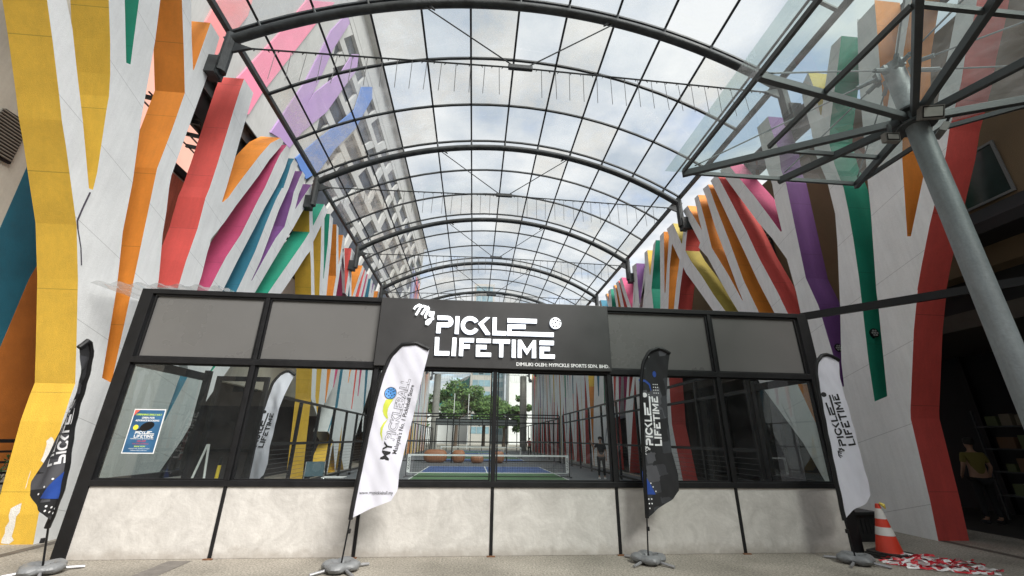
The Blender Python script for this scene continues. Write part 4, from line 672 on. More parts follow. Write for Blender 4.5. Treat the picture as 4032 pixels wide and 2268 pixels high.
def add_translucent(m, k):
    t = m.node_tree; o = [n for n in t.nodes if n.type == 'OUTPUT_MATERIAL'][0]; p = t.nodes['Principled BSDF']; tl = t.nodes.new('ShaderNodeBsdfTranslucent'); tl.inputs[0].default_value = (0.8, 0.8, 0.88, 1)
    mx_ = t.nodes.new('ShaderNodeMixShader'); mx_.inputs[0].default_value = k; t.links.new(p.outputs[0], mx_.inputs[1]); t.links.new(tl.outputs[0], mx_.inputs[2]); t.links.new(mx_.outputs[0], o.inputs[0])
add_translucent(CLW, 0.25)
rel = lambda pl, b: [(u-b, z) for u, z in pl]
# white club-shop flag
t, P, deco, mesh2, logo = flag('white feather flag with blue ball and outlined lettering, second from the left', 6.3, rel(F2[0], -1.61), rel(F2[1], -1.61), 0.0, (-1.61, 0), CLW)
def fitw(vf, w_, hs=1.0):
    v, f = vf; x0 = min(p[0] for p in v); x1 = max(p[0] for p in v); k = w_/(x1-x0); return [((p[0]-x0)*k, p[1]*k*hs, p[2]) for p in v], f
v, f = fitw(text_pts('MY', 0.17, bold=0.0035, align='LEFT'), 0.235); mesh2('lettering', v, f, (0.456, 1.30), R(81.1), INK)
v, f = fitw(text_pts('PICKLEBALL', 0.15, outline=True, align='LEFT'), 0.875, 1.05); mesh2('outlined_lettering', v, f, (0.497, 1.555), R(80.2), INK)
v, f = fitw(text_pts("Malaysia's No. 1 Pickleball Store", 0.078, bold=0.0006, align='LEFT'), 0.96, 1.15); mesh2('lettering', v, f, (0.554, 1.384), R(80.5), INK)
v, f = fitw(text_pts('www.mypickleball.my', 0.071, align='LEFT', bold=0.0006), 0.447, 1.15); mesh2('lettering', v, f, (0.116, 0.878), 0.0, mat('grey_print', (0.06, 0.06, 0.07), 0.7))
bc = (0.38, 2.213)
deco('ball_picture', [circ(bc, 0.085, 24)], mat('ball_blue', (0.08, 0.27, 0.62), 0.6), -0.004)
deco('ball_outline', [[(bc[0]+r_*math.cos(a), bc[1]+r_*math.sin(a)) for r_, rg_ in ((0.088, range(25)), (0.080, range(24, -1, -1))) for a in [2*math.pi*k/24 for k in rg_]]], INK, -0.006)
deco('ball_holes', [circ((bc[0]+a, bc[1]+b), 0.0095, 8) for a, b in ((0, 0), (0.035, 0.02), (-0.035, 0.02), (0, 0.045), (0.02, -0.035), (-0.022, -0.035), (0.055, -0.02), (-0.056, -0.015), (0.03, 0.058), (-0.03, 0.058), (0.058, 0.03), (0, -0.065))], INK, -0.006)
deco('swoosh', [[(0.37, 2.127), (0.325, 2.117), (0.30, 2.04), (0.298, 1.96), (0.32, 1.90), (0.365, 1.855), (0.385, 1.855), (0.365, 1.93), (0.37, 2.0), (0.40, 2.07), (0.43, 2.127)], [(0.385, 1.853), (0.33, 1.80), (0.298, 1.73), (0.30, 1.65), (0.345, 1.55), (0.325, 1.65), (0.33, 1.73), (0.36, 1.80)]], mat('swoosh_lime', (0.50, 0.55, 0.06), 0.6), -0.004)
# dark patterned flags
def darkcloth():
    m = mat('dark_patterned_polyester', (0.018, 0.018, 0.022), 0.8, 0.1, 3, 0.2, 150)
    t = m.node_tree; p = t.nodes['Principled BSDF']; tcn = t.nodes.new('ShaderNodeTexCoord'); mp = t.nodes.new('ShaderNodeMapping'); mp.inputs['Rotation'].default_value = (0, R(8), 0); mp.inputs['Scale'].default_value = (6.5, 0.01, 6.5)
    vv = t.nodes.new('ShaderNodeTexVoronoi'); vv.distance = 'CHEBYCHEV'; vv.inputs['Scale'].default_value = 1.0; vv.inputs['Randomness'].default_value = 0.7
    t.links.new(tcn.outputs['Object'], mp.inputs[0]); t.links.new(mp.outputs[0], vv.inputs['Vector'])
    s = t.nodes.new('ShaderNodeSeparateColor'); t.links.new(vv.outputs['Color'], s.inputs[0])
    r = t.nodes.new('ShaderNodeValToRGB'); r.color_ramp.interpolation = 'CONSTANT'; e = r.color_ramp.elements; e[0].color = (0.012, 0.012, 0.014, 1); e[1].position = 0.62; e[1].color = (0.035, 0.036, 0.042, 1); x = e.new(0.82); x.color = (0.075, 0.075, 0.085, 1)
    t.links.new(s.outputs[0], r.inputs[0]); t.links.new(r.outputs[0], p.inputs['Base Color']); return m
DKC = darkcloth(); BLU = mat('blue_print', (0.015, 0.06, 0.30), 0.6); WPR = mat('white_print', (0.78, 0.78, 0.8), 0.6)
def dark_deco(deco, logo, org, sc, ang, s=1):
    logo(org, sc, ang, WPR)
    deco('blue_wedge', [[(0.02*s, 0.98), (0.02*s, 1.18), (0.12*s, 1.02), (0.20*s, 0.86), (0.02*s, 0.86)]], BLU)
    deco('blue_curve', [[(0.10*s, 2.50), (0.20*s, 2.49), (0.26*s, 2.44), (0.28*s, 2.36), (0.30*s, 2.36), (0.285*s, 2.46), (0.21*s, 2.525), (0.10*s, 2.53)], circ((0.38*s, 2.62), 0.03, 10, 0.05)], BLU)
    deco('white_dots', [circ(((0.34+0.035*i)*s, 2.32+0.045*j), 0.009, 8) for i in range(3) for j in range(4)]+[circ(((0.04+0.045*i)*s, 0.68+0.06*j), 0.0105, 8) for i in range(3) for j in range(3) if not (i == 2 and j == 0)]+[circ((0.21*s, 0.90), 0.01, 8), circ((0.17*s, 0.96), 0.01, 8), circ((0.14*s, 1.01), 0.01, 8), circ((0.27*s, 2.24), 0.009, 8), circ((0.24*s, 2.29), 0.009, 8), circ((0.31*s, 2.90), 0.009, 8)], WPR)
t, P, deco, mesh2, logo = flag('dark patterned feather flag with white lettering standing upright, third from the left', 6.5, rel(F3[0], 2.52), rel(F3[1], 2.52), 0.0, (2.52, 0), DKC)
dark_deco(deco, logo, (0.262, 1.90), 0.365, R(88))
t, P, deco, mesh2, logo = flag('white feather flag with black lettering next to the traffic cone', 6.35, rel(F4[0], 5.51), rel(F4[1], 5.51), 0.0, (5.51, 0), CLW, folds=(0.016, 11, 2.0))
logo((0.275, 1.95), 0.385, R(96), INK)
# turned dark flag at the left, its back to us
polesL = [(0.165, 0.52), (0.233, 0.80), (0.285, 1.20), (0.335, 1.55), (0.38, 1.85), (0.43, 2.12), (0.50, 2.38), (0.565, 2.60), (0.63, 2.70), (0.695, 2.73), (0.766, 2.62)]
freeL = [(0.165, 0.52), (0.235, 0.61), (0.456, 0.748), (0.633, 0.926), (0.685, 1.077), (0.655, 1.25), (0.635, 1.40), (0.628, 1.58), (0.622, 1.80), (0.625, 2.02), (0.655, 2.29), (0.735, 2.54), (0.766, 2.62)]
t, P, deco, mesh2, logo = flag('dark patterned feather flag turned edge-on at the far left, lettering seen reversed', 6.34, polesL, freeL, R(282), (-5.15, 0), DKC, folds=(0.03, 9, 2.5))
c, s = math.cos(R(82)), math.sin(R(82))
b = MB(); tr = lambda a, bb: (0.485+0.36*(c*a-s*bb), 1.62+0.385*(s*a+c*bb))
for l in LOGO:
    for q3 in fine([tr(*p) for p in l]): b.add([P(q.x, q.y, 0.005) for q in q3], [(0, 1, 2)], WPR).add([P(q.x, q.y, -0.005) for q in q3], [(0, 1, 2)], WPR)
b.build('logo', None, t)
deco('blue_wedge', [[(0.23, 0.84), (0.28, 1.2), (0.50, 0.88)]], BLU, 0.005); deco('blue_wedge', [[(0.23, 0.84), (0.28, 1.2), (0.50, 0.88)]], BLU, -0.005)
dd = [circ((0.25+0.06*i, 0.69+0.05*j+0.02*i), 0.013, 8) for i in range(3) for j in range(2)]+[circ((0.54, 0.93), 0.012, 8), circ((0.47, 1.0), 0.012, 8), circ((0.39, 1.08), 0.012, 8)]
deco('white_dots', dd, WPR, 0.006); deco('white_dots', dd, WPR, -0.006)
# flag inside the booth
ins = lambda pl: [(u*1.0, z*0.99) for u, z in rel(pl, 2.52)]
t, P, deco, mesh2, logo = flag('white feather flag with black lettering standing inside behind the second window', 9.3, [(u*0.8+0.05*max(0, z-0.5), z*0.97) for u, z in ins(F3[0])], [(u*0.78+0.05*max(0, z-0.5), z*0.97) for u, z in ins(F3[1])], 0.0, (-4.55, 0), CLW, folds=(0.03, 10, 4), grp='feather flags in front of the booth', bag=False)
logo((0.27, 1.72), 0.33, R(84), INK, 0.012)

# ================================================================ TRAFFIC CONE, TAPE, BOX
RED = mat('cone_red', (0.62, 0.045, 0.02), 0.5, 0.08, 8, 0.15, 50); RUB = mat('black_rubber', (0.02, 0.018, 0.017), 0.8, 0.3, 9, 0.3, 60); REF = mat('reflective_white', (0.66, 0.64, 0.62), 0.4, 0.06, 10)
cx, cy = 6.32, 6.62
cn = thing('traffic_cone', 'orange-red traffic cone with two white bands and a black rubber base', 'traffic cone', (cx, cy, 0))
def cr_(z): return 0.17-(0.17-0.028)*(z-0.06)/0.66
MB().lathe([(0.18, 0.055), (0.165, 0.075)]+[(cr_(z), z) for z in (0.10, 0.30, 0.46, 0.60, 0.72)]+[(0.02, 0.725)], (cx, cy, 0), 28).build('cone_body', RED, cn, smooth=True)
for z0, z1 in ((0.30, 0.41), (0.52, 0.66)): MB().lathe([(cr_(z0)+0.003, z0), (cr_(z1)+0.003, z1)], (cx, cy, 0), 28).build('reflective_band', REF, cn, smooth=True)
for k, (w_, z0) in enumerate(((0.255, 0.0), (0.25, 0.03), (0.23, 0.055))):
    m_ = MB(); a = R(28-3*k); pts = []
    for q in range(4):
        for d in (-12, 12): ang = a+R(90*q+45)+R(d*0.6); pts.append((w_*1.25*math.cos(ang), w_*1.25*math.sin(ang)))
    m_.poly(pts, lambda a_, b__, t_: (cx+a_, cy+b__, z0+t_), 0.026, RUB); m_.build('rubber_base', None, cn, bevel=0.006)
MB().tube([(cx+0.01, cy-0.03, 0.74), (cx+0.04, cy-0.06, 0.71), (cx+0.06, cy-0.06, 0.66)], [0.015, 0.03, 0.008], 6).build('yellow_knot', mat('yellow_plastic', (0.75, 0.6, 0.1), 0.5), cn)
TR_ = mat('tape_red', (0.55, 0.02, 0.035), 0.35, 0.1, 20); TW_ = mat('tape_white', (0.72, 0.70, 0.70), 0.35, 0.08, 20)
tp = MB(); rg = random.Random(12)
for k in range(44):
    x, y = rg.uniform(5.85, 6.35), rg.uniform(6.08, 6.48); a = rg.uniform(-0.35, 0.2); z = rg.uniform(0.01, 0.07); col = k % 2; tw_ = rg.uniform(0, 3); wd = 0.034
    prev = None; L_ = rg.randint(12, 22)
    for i in range(L_):
        a += rg.uniform(-0.26, 0.26)-0.25*(a+0.15); tw_ += rg.uniform(-0.5, 0.5); x2 = x+0.045*math.cos(a); y2 = y+0.045*math.sin(a)*0.8-0.006; z2 = min(0.09, max(0.012, z+rg.uniform(-0.025, 0.02)))
        if x2 > 7.15 or x2 < 5.75: a += math.pi*0.7
        nrm = Vector((-math.sin(a)*math.cos(tw_), math.cos(a)*math.cos(tw_), abs(math.sin(tw_))))*wd
        cur = (Vector((x2, y2, z2))-nrm*0.5, Vector((x2, y2, z2))+nrm*0.5)
        cur = tuple(Vector((c.x, c.y, max(0.006, c.z))) for c in cur)
        if prev: tp.add([prev[0], prev[1], cur[1], cur[0]], [(0, 1, 2, 3)], TR_ if (i//4+col) % 2 else TW_)
        prev = cur; x, y, z = x2, y2, z2
tag(tp.build('barrier_tape', None), 'tangled heap of red and white barrier tape on the ground by the cone', 'barrier tape')
bn = thing('black_crate', 'black plastic crate behind the traffic cone at the booth corner', 'crate', (6.95, 7.75, 0))
MB().poly([(-0.27, 0), (0.27, 0), (0.22, 0.42), (-0.22, 0.42)], lambda a, b, t: (6.95+a, 7.6+t, b), 0.4, mat('black_plastic', (0.015, 0.015, 0.016), 0.45, 0.2, 9)).build('body', None, bn, bevel=0.015)
MB().box((6.68, 7.55, 0.42), (7.22, 8.05, 0.47)).build('rim', MATS['black_plastic'], bn, bevel=0.015)
bb = MB()
for k in range(5): bb.box((6.78+k*0.075, 7.59, 0.12), (6.80+k*0.075, 7.6, 0.36))
bb.build('rib', MATS['black_plastic'], bn)

# ================================================================ COLUMN AND CANOPY
HX, HY, HZ = 5.72, 3.88, 5.69
ca = thing('canopy', 'flat glass canopy on radiating grey steel beams around the big grey column', 'canopy', (HX, HY, 0))
MB().lathe([(0.118, 0), (0.118, 6.62), (0.105, 6.66), (0.04, 6.68)], (HX, HY, 0), 32).build('column', GREY, ca, smooth=True)
MB().lathe([(0.21, 0), (0.21, 0.03)], (HX, HY, HZ+0.09), 24).lathe([(0.21, 0), (0.21, 0.03)], (HX, HY, HZ-0.12), 24).build('hub_flange', STEEL, ca)
BEAMC = mat('grey_beam', (0.055, 0.06, 0.064), 0.5, 0.15, 4, 0.15, 60)
ends = [(3.22, 5.36), (4.89, 5.38), (6.28, 5.37), (3.2, 3.43), (3.35, 1.66), (4.55, 1.66), (6.55, 1.66), (8.6, 2.65), (7.3, 1.66)]
for e in ends[:8]:
    d = Vector((e[0]-HX, e[1]-HY, 0)).normalized(); s = Vector((HX, HY, HZ))+d*0.16
    MB().bar(s, (e[0], e[1], HZ), 0.068, 0.105).build('radial_beam', BEAMC, ca, bevel=0.006)
def rail(*p):
    m_ = MB()
    for i in range(len(p)-1): m_.bar((*p[i], HZ+0.02), (*p[i+1], HZ+0.02), 0.042, 0.062)
    m_.build('edge_rail', BEAMC, ca)
rail((3.25, 5.34), (6.26, 5.34)); rail((3.22, 5.3), (3.22, 1.7)); rail((4.42, 4.67), (5.98, 4.67)); rail((4.19, 4.62), (4.19, 2.5)); rail((4.19, 2.48), (6.3, 2.48), (8.3, 2.48)); rail((6.28, 5.3), (6.30, 4.0), (6.62, 3.75), (7.2, 3.3))
MB().poly([(2.99, 5.47), (6.36, 5.47), (6.40, 4.0), (6.75, 3.72), (8.9, 2.8), (8.9, 1.5), (3.0, 1.5)], lambda a, b, t: (a, b, HZ+0.12+t), 0, CANG).build('glass_sheet', None, ca)
tr_ = MB()
for e in ends[:8]:
    q = Vector((HX, HY, HZ+0.1)).lerp(Vector((e[0], e[1], HZ+0.1)), 0.93)
    d = Vector((e[0]-HX, e[1]-HY, 0)).normalized(); a = Vector((HX, HY, 6.5))+d*0.2; tr_.tube([tuple(a), tuple(q)], 0.011, 6)
    tr_.tube([tuple(a), tuple(a.lerp(q, 0.1))], 0.03, 6); tr_.box((a.x-0.03, a.y-0.03, a.z-0.05), (a.x+0.03, a.y+0.03, a.z+0.07))
tr_.build('stay_rod', GREY, ca)
def flood(label, x, y, z, w_, h, tz, yaw_):
    t = thing('floodlight', label, 'floodlight', (x, y, z), 'floodlights under the canopy')
    du = Vector((math.cos(yaw_), math.sin(yaw_), 0)); nn = Vector((math.sin(yaw_)*math.cos(tz), -math.cos(yaw_)*math.cos(tz), -math.sin(tz))); up = nn.cross(du)*-1
    if up.z < 0: up = -up
    c = Vector((x, y, z)); H = lambda a, b, d: tuple(c+du*a+up*b+nn*d)
    def bb_(a0, a1, b0, b1, d0, d1, m, nm):
        v = [H(a, b, d) for d in (d0, d1) for a, b in ((a0, b0), (a1, b0), (a1, b1), (a0, b1))]
        MB().add(v, [(0, 1, 2, 3), (4, 7, 6, 5), (0, 4, 5, 1), (1, 5, 6, 2), (2, 6, 7, 3), (3, 7, 4, 0)]).build(nm, m, t)
    bb_(-w_/2, w_/2, -h/2, h/2, -0.07, 0, mat('flood_body', (0.16, 0.15, 0.14), 0.5, 0.1, 9), 'housing')
    bb_(-w_/2+0.015, w_/2-0.015, -h/2+0.015, h/2-0.015, 0, 0.004, BLACK, 'bezel')
    bb_(-w_/2+0.028, w_/2-0.028, -h/2+0.028, h/2-0.028, 0.004, 0.008, mat('flood_lens', (0.42, 0.42, 0.40), 0.15, 0.1, 6), 'lens')
    bb_(-0.02, 0.02, h/2, h/2+0.13, -0.05, -0.02, BEAMC, 'bracket')
flood('larger floodlight on the front of the column under the canopy hub', HX-0.08, HY-0.27, HZ-0.13, 0.27, 0.17, R(25), R(-12))
flood('small floodlight hanging from a canopy beam left of the column', HX-0.44, HY-0.02, HZ-0.34, 0.19, 0.12, R(10), R(-5))
flood('floodlight tipped on its side right of the column under the canopy', HX+0.30, HY-0.06, HZ-0.22, 0.2, 0.13, R(35), R(60))

for k, (y, z, l) in enumerate(((8.93, 3.70, 'round black floodlight on the purple reveal of the right screen'), (7.97, 3.82, 'round black floodlight on the green reveal of the right screen'))):
    t = thing('round_floodlight', l, 'floodlight', (8.45, y, z), 'round floodlights on the right screen')
    MB().tube([(8.45, y-0.16, z), (8.45, y-0.05, z)], [0.10, 0.075], 16).build('housing', BLACK, t, smooth=True)
    ln_ = MB()
    for q in range(7):
        a = 2*math.pi*q/6; r_ = 0 if q == 6 else 0.055; ln_.tube([(8.45+r_*math.cos(a), y-0.168, z+r_*math.sin(a)), (8.45+r_*math.cos(a), y-0.161, z+r_*math.sin(a))], 0.022, 8)
    ln_.build('lens', MATS['flood_lens'], t)
    MB().bar((8.45, y-0.1, z-0.08), (8.45, y+0.02, z-0.3), 0.03, 0.03).build('bracket', BLACK, t)
# ================================================================ COURT FURNITURE
def fence(label, pts, h, rails, step, grp='black fence frames round the courts'):
    t = thing('fence', label, 'fence', (*pts[0], 0), grp)
    (xa, ya), (xb, yb) = pts; L_ = math.hypot(xb-xa, yb-ya); n = max(1, round(L_/step))
    for k in range(n+1):
        x, y = xa+(xb-xa)*k/n, ya+(yb-ya)*k/n; MB().box((x-0.045, y-0.045, 0), (x+0.045, y+0.045, h-0.04)).build('post', BLACK, t)
    for z in rails: MB().bar((xa, ya, z), (xb, yb, z), 0.06, 0.08).build('rail', BLACK, t)
    ms_ = MB(); k = 0.28
    while k < 1.35: ms_.bar((xa, ya, k), (xb, yb, k), 0.006, 0.008); k += 0.12
    ms_.build('mesh_wire', mat('wire', (0.1, 0.1, 0.1), 0.5), t)
fence('black fence along the near court, in front of the yellow screen legs', [(-5.5, 12.4), (-5.5, 31)], 2.65, (2.65, 1.4, 0.2), 1.75)
fence('black fence along the near court, in front of the red screen legs', [(6.5, 9.5), (6.5, 31)], 3.3, (3.3, 2.75, 1.42, 0.15), 2.4)
fence('black cross fence between the near court and the next one', [(-5.4, 31.8), (6.4, 31.8)], 3.3, (3.3, 3.1, 2.72, 1.38, 0.1), 3.9)
fence('far black fence frame along the left side of the second court', [(-5.5, 32.5), (-5.5, 60)], 2.9, (2.9, 1.4), 2.2)
fence('far black fence frame along the right side of the second court', [(6.5, 32.5), (6.5, 60)], 3.1, (3.1, 1.4), 2.2)
rp = thing('rear_screen', 'far black framed screen with grey upper panels at the end of the courts', 'screen', (0.5, 60, 0))
for k in range(8): MB().box((-5.2+k*1.6, 60, 0), (-5.1+k*1.6, 60.1, 4.2)).build('post', BLACK, rp)
for k in range(7): MB().box((-5.1+k*1.6, 60.02, 3.4), (-3.6+k*1.6, 60.06, 4.1)).build('panel', mat('frosted_far', (0.12, 0.13, 0.13), 0.4), rp)
for z in (3.3, 4.1): MB().box((-5.2, 59.97, z), (6.1, 59.999, z+0.1)).build('rail', BLACK, rp)
def net(label, yc):
    t = thing('pickleball_net', label, 'net', (0.8, yc, 0), 'portable court nets')
    xa, xb = -2.78, 4.33
    MB().box((xa, yc-0.01, 0.86), (xb, yc+0.01, 0.93)).build('top_band', WHITEP, t)
    MB().box((xa, yc-0.006, 0.16), (xb, yc+0.006, 0.185)).box((0.77, yc-0.008, 0.185), (0.81, yc+0.008, 0.86)).build('lower_tape', WHITEP, t)
    ms_ = MB(); x = xa+0.1
    while x < xb: ms_.box((x, yc-0.002, 0.185), (x+0.006, yc+0.002, 0.86)); x += 0.11
    for k in range(6): ms_.box((xa, yc-0.0035, 0.27+k*0.1), (xb, yc-0.0022, 0.276+k*0.1))
    ms_.build('netting', mat('net_black', (0.03, 0.03, 0.03), 0.8), t)
    for s, x in ((-1, xa), (1, xb)):
        MB().box((x-0.07, yc-0.014, 0.185), (x+0.07, yc-0.011, 0.93)).build('end_sleeve', WHITEP, t)
        v, f = text_pts('VULCAN', 0.13, bold=0.002); MB().add([(x+0.045-b, yc-0.018, 0.55+a) for a, b, c in v], f).build('lettering', INK, t)
        MB().tube([(x+s*0.09, yc, 0), (x+s*0.09, yc, 0.95)], 0.022, 8).tube([(x+s*0.09, yc-0.45, 0.03), (x+s*0.09, yc+0.45, 0.03)], 0.02, 6).build('post', BLACK, t)
    MB().tube([(xa-0.09, yc+0.02, 0.03), (xb+0.09, yc+0.02, 0.03)], 0.018, 6).tube([(0.79, yc, 0), (0.79, yc, 0.9)], 0.015, 6).build('base_bar', BLACK, t)
net('portable pickleball net across the near court with white top band', 20.0)
net('farther pickleball net on the second court', 39.5)
POUF = mat('orange_faux_leather', (0.32, 0.13, 0.06), 0.55, 0.15, 3, 0.2, 40)
def pouf(label, x, y, sx, h):
    v = []; f = []; n, m = 28, 12
    for i in range(m+1):
        ph = math.pi*i/m; rr = abs(math.sin(ph))**0.45; z = h*0.5*(1-math.cos(ph))
        for k in range(n): a = 2*math.pi*k/n; c_ = abs(math.cos(a))**0.7*(1 if math.cos(a) > 0 else -1); s_ = abs(math.sin(a))**0.7*(1 if math.sin(a) > 0 else -1); v.append((x+sx*rr*c_, y+0.42*rr*s_, z+0.01))
    for i in range(m):
        for k in range(n): f.append((i*n+k, i*n+(k+1) % n, (i+1)*n+(k+1) % n, (i+1)*n+k))
    tag(MB().add(v, f).build('pouf', POUF, smooth=True), label, 'pouf', 'orange poufs by the cross fence')
pouf('widest orange pouf, leftmost in the row behind the net', -2.55, 31.1, 0.82, 0.86); pouf('square orange pouf, second from the left behind the net', -0.95, 31.1, 0.46, 0.84)
pouf('low round orange pouf, third from the left behind the net', 0.35, 30.9, 0.46, 0.52); pouf('orange pouf rightmost of the row, half behind the middle mullion', 1.85, 31.1, 0.40, 0.78)
FAB = mat('blue_grey_canvas', (0.05, 0.09, 0.11), 0.8, 0.1, 9)
def camp_chair(label, x, y, yaw_):
    t = thing('camping_chair', label, 'camping chair', (x, y, 0), 'folding camping chairs by the left fence'); c, s = math.cos(yaw_), math.sin(yaw_)
    T_ = lambda a, b, z: (x+c*a-s*b, y+s*a+c*b, z)
    for sd_ in (-1, 1):
        MB().tube([T_(sd_*0.26, -0.24, 0.02), T_(-sd_*0.24, -0.22, 0.42)], 0.011, 6).tube([T_(sd_*0.26, 0.24, 0.02), T_(-sd_*0.24, 0.24, 0.42)], 0.011, 6).tube([T_(sd_*0.26, -0.24, 0.02), T_(sd_*0.26, 0.24, 0.42)], 0.011, 6).build('leg', CHROME, t)
        MB().tube([T_(sd_*0.27, -0.24, 0.4), T_(sd_*0.27, -0.24, 0.62), T_(sd_*0.27, 0.24, 0.62)], 0.011, 6).tube([T_(sd_*0.26, 0.24, 0.4), T_(sd_*0.26, 0.32, 0.9)], 0.011, 6).build('armrest', CHROME, t)
    MB().add([T_(-0.24, -0.24, 0.42), T_(0.24, -0.24, 0.42), T_(0.24, 0, 0.37), T_(-0.24, 0, 0.37), T_(0.24, 0.24, 0.42), T_(-0.24, 0.24, 0.42)], [(0, 1, 2, 3), (3, 2, 4, 5)]).build('seat', FAB, t)
    MB().add([T_(-0.26, 0.25, 0.5), T_(0.26, 0.25, 0.5), T_(0.26, 0.32, 0.9), T_(-0.26, 0.32, 0.9)], [(0, 1, 2, 3)]).build('backrest', FAB, t)
camp_chair('folding camping chair with blue-grey seat, left one of the pair by the left fence', -4.55, 13.5, R(20)); camp_chair('folding camping chair on the right of the pair beside the small table', -3.35, 13.8, R(-35))
ft = thing('folding_table', 'small low folding table with things on it beside the camping chairs', 'table', (-3.95, 13.4, 0))
MB().box((-4.25, 13.2, 0.5), (-3.65, 13.6, 0.52)).build('tabletop', mat('table_white', (0.6, 0.6, 0.6), 0.5), ft)
for a, b in ((-4.2, 13.22), (-3.7, 13.22), (-4.2, 13.58), (-3.7, 13.58)): MB().tube([(a, b, 0), (-7.9-a, b, 0.5)], 0.01, 6).build('leg', CHROME, ft)
ld = thing('a_frame_stand', 'slim white A-frame stand leaning inside behind the second window', 'stand', (-4.75, 8.3, 0))
MB().tube([(-4.98, 8.2, 0), (-4.72, 8.3, 1.45)], 0.018, 6).build('leg', WHITEP, ld); MB().tube([(-4.5, 8.2, 0), (-4.70, 8.3, 1.45)], 0.018, 6).build('leg', WHITEP, ld)
MB().tube([(-4.9, 8.22, 0.4), (-4.58, 8.22, 0.4)], 0.012, 6).build('rung', WHITEP, ld)
yb = MB().tube([(-4.35, 8.1, 0.0), (-4.33, 8.1, 1.12)], 0.028, 8, mat('bollard_yellow', (0.7, 0.5, 0.03), 0.5)).tube([(-4.33, 8.1, 1.12), (-4.33, 8.1, 1.24)], 0.03, 8, BLACK).build('yellow_post', None); tag(yb, 'thin yellow post with a black cap inside the second window', 'post')

# ================================================================ PEOPLE
SKIN = mat('skin', (0.38, 0.22, 0.15), 0.55, 0.05, 9); HAIR = mat('dark_hair', (0.012, 0.01, 0.009), 0.6)
def skinobj(name, joints, edges, m, parent, root=0):
    me = bpy.data.meshes.new(name); me.from_pydata([j[0] for j in joints], edges, []); o = bpy.data.objects.new(name, me); COL.objects.link(o); me.materials.append(m)
    sk = o.modifiers.new('skin', 'SKIN'); sk.use_smooth_shade = True; s = o.modifiers.new('sub', 'SUBSURF'); s.levels = 2; s.render_levels = 2
    if not me.skin_vertices: me.skin_vertices.new() if hasattr(me.skin_vertices, 'new') else None
    if not me.skin_vertices:
        bpy.context.view_layer.objects.active = o; o.select_set(True); bpy.ops.mesh.customdata_skin_add(); o.select_set(False)
    for i, j in enumerate(joints):
        sv = me.skin_vertices[0].data[i]; sv.radius = j[1] if isinstance(j[1], tuple) else (j[1], j[1]); sv.use_root = (i == root)
    o.parent = parent; return o
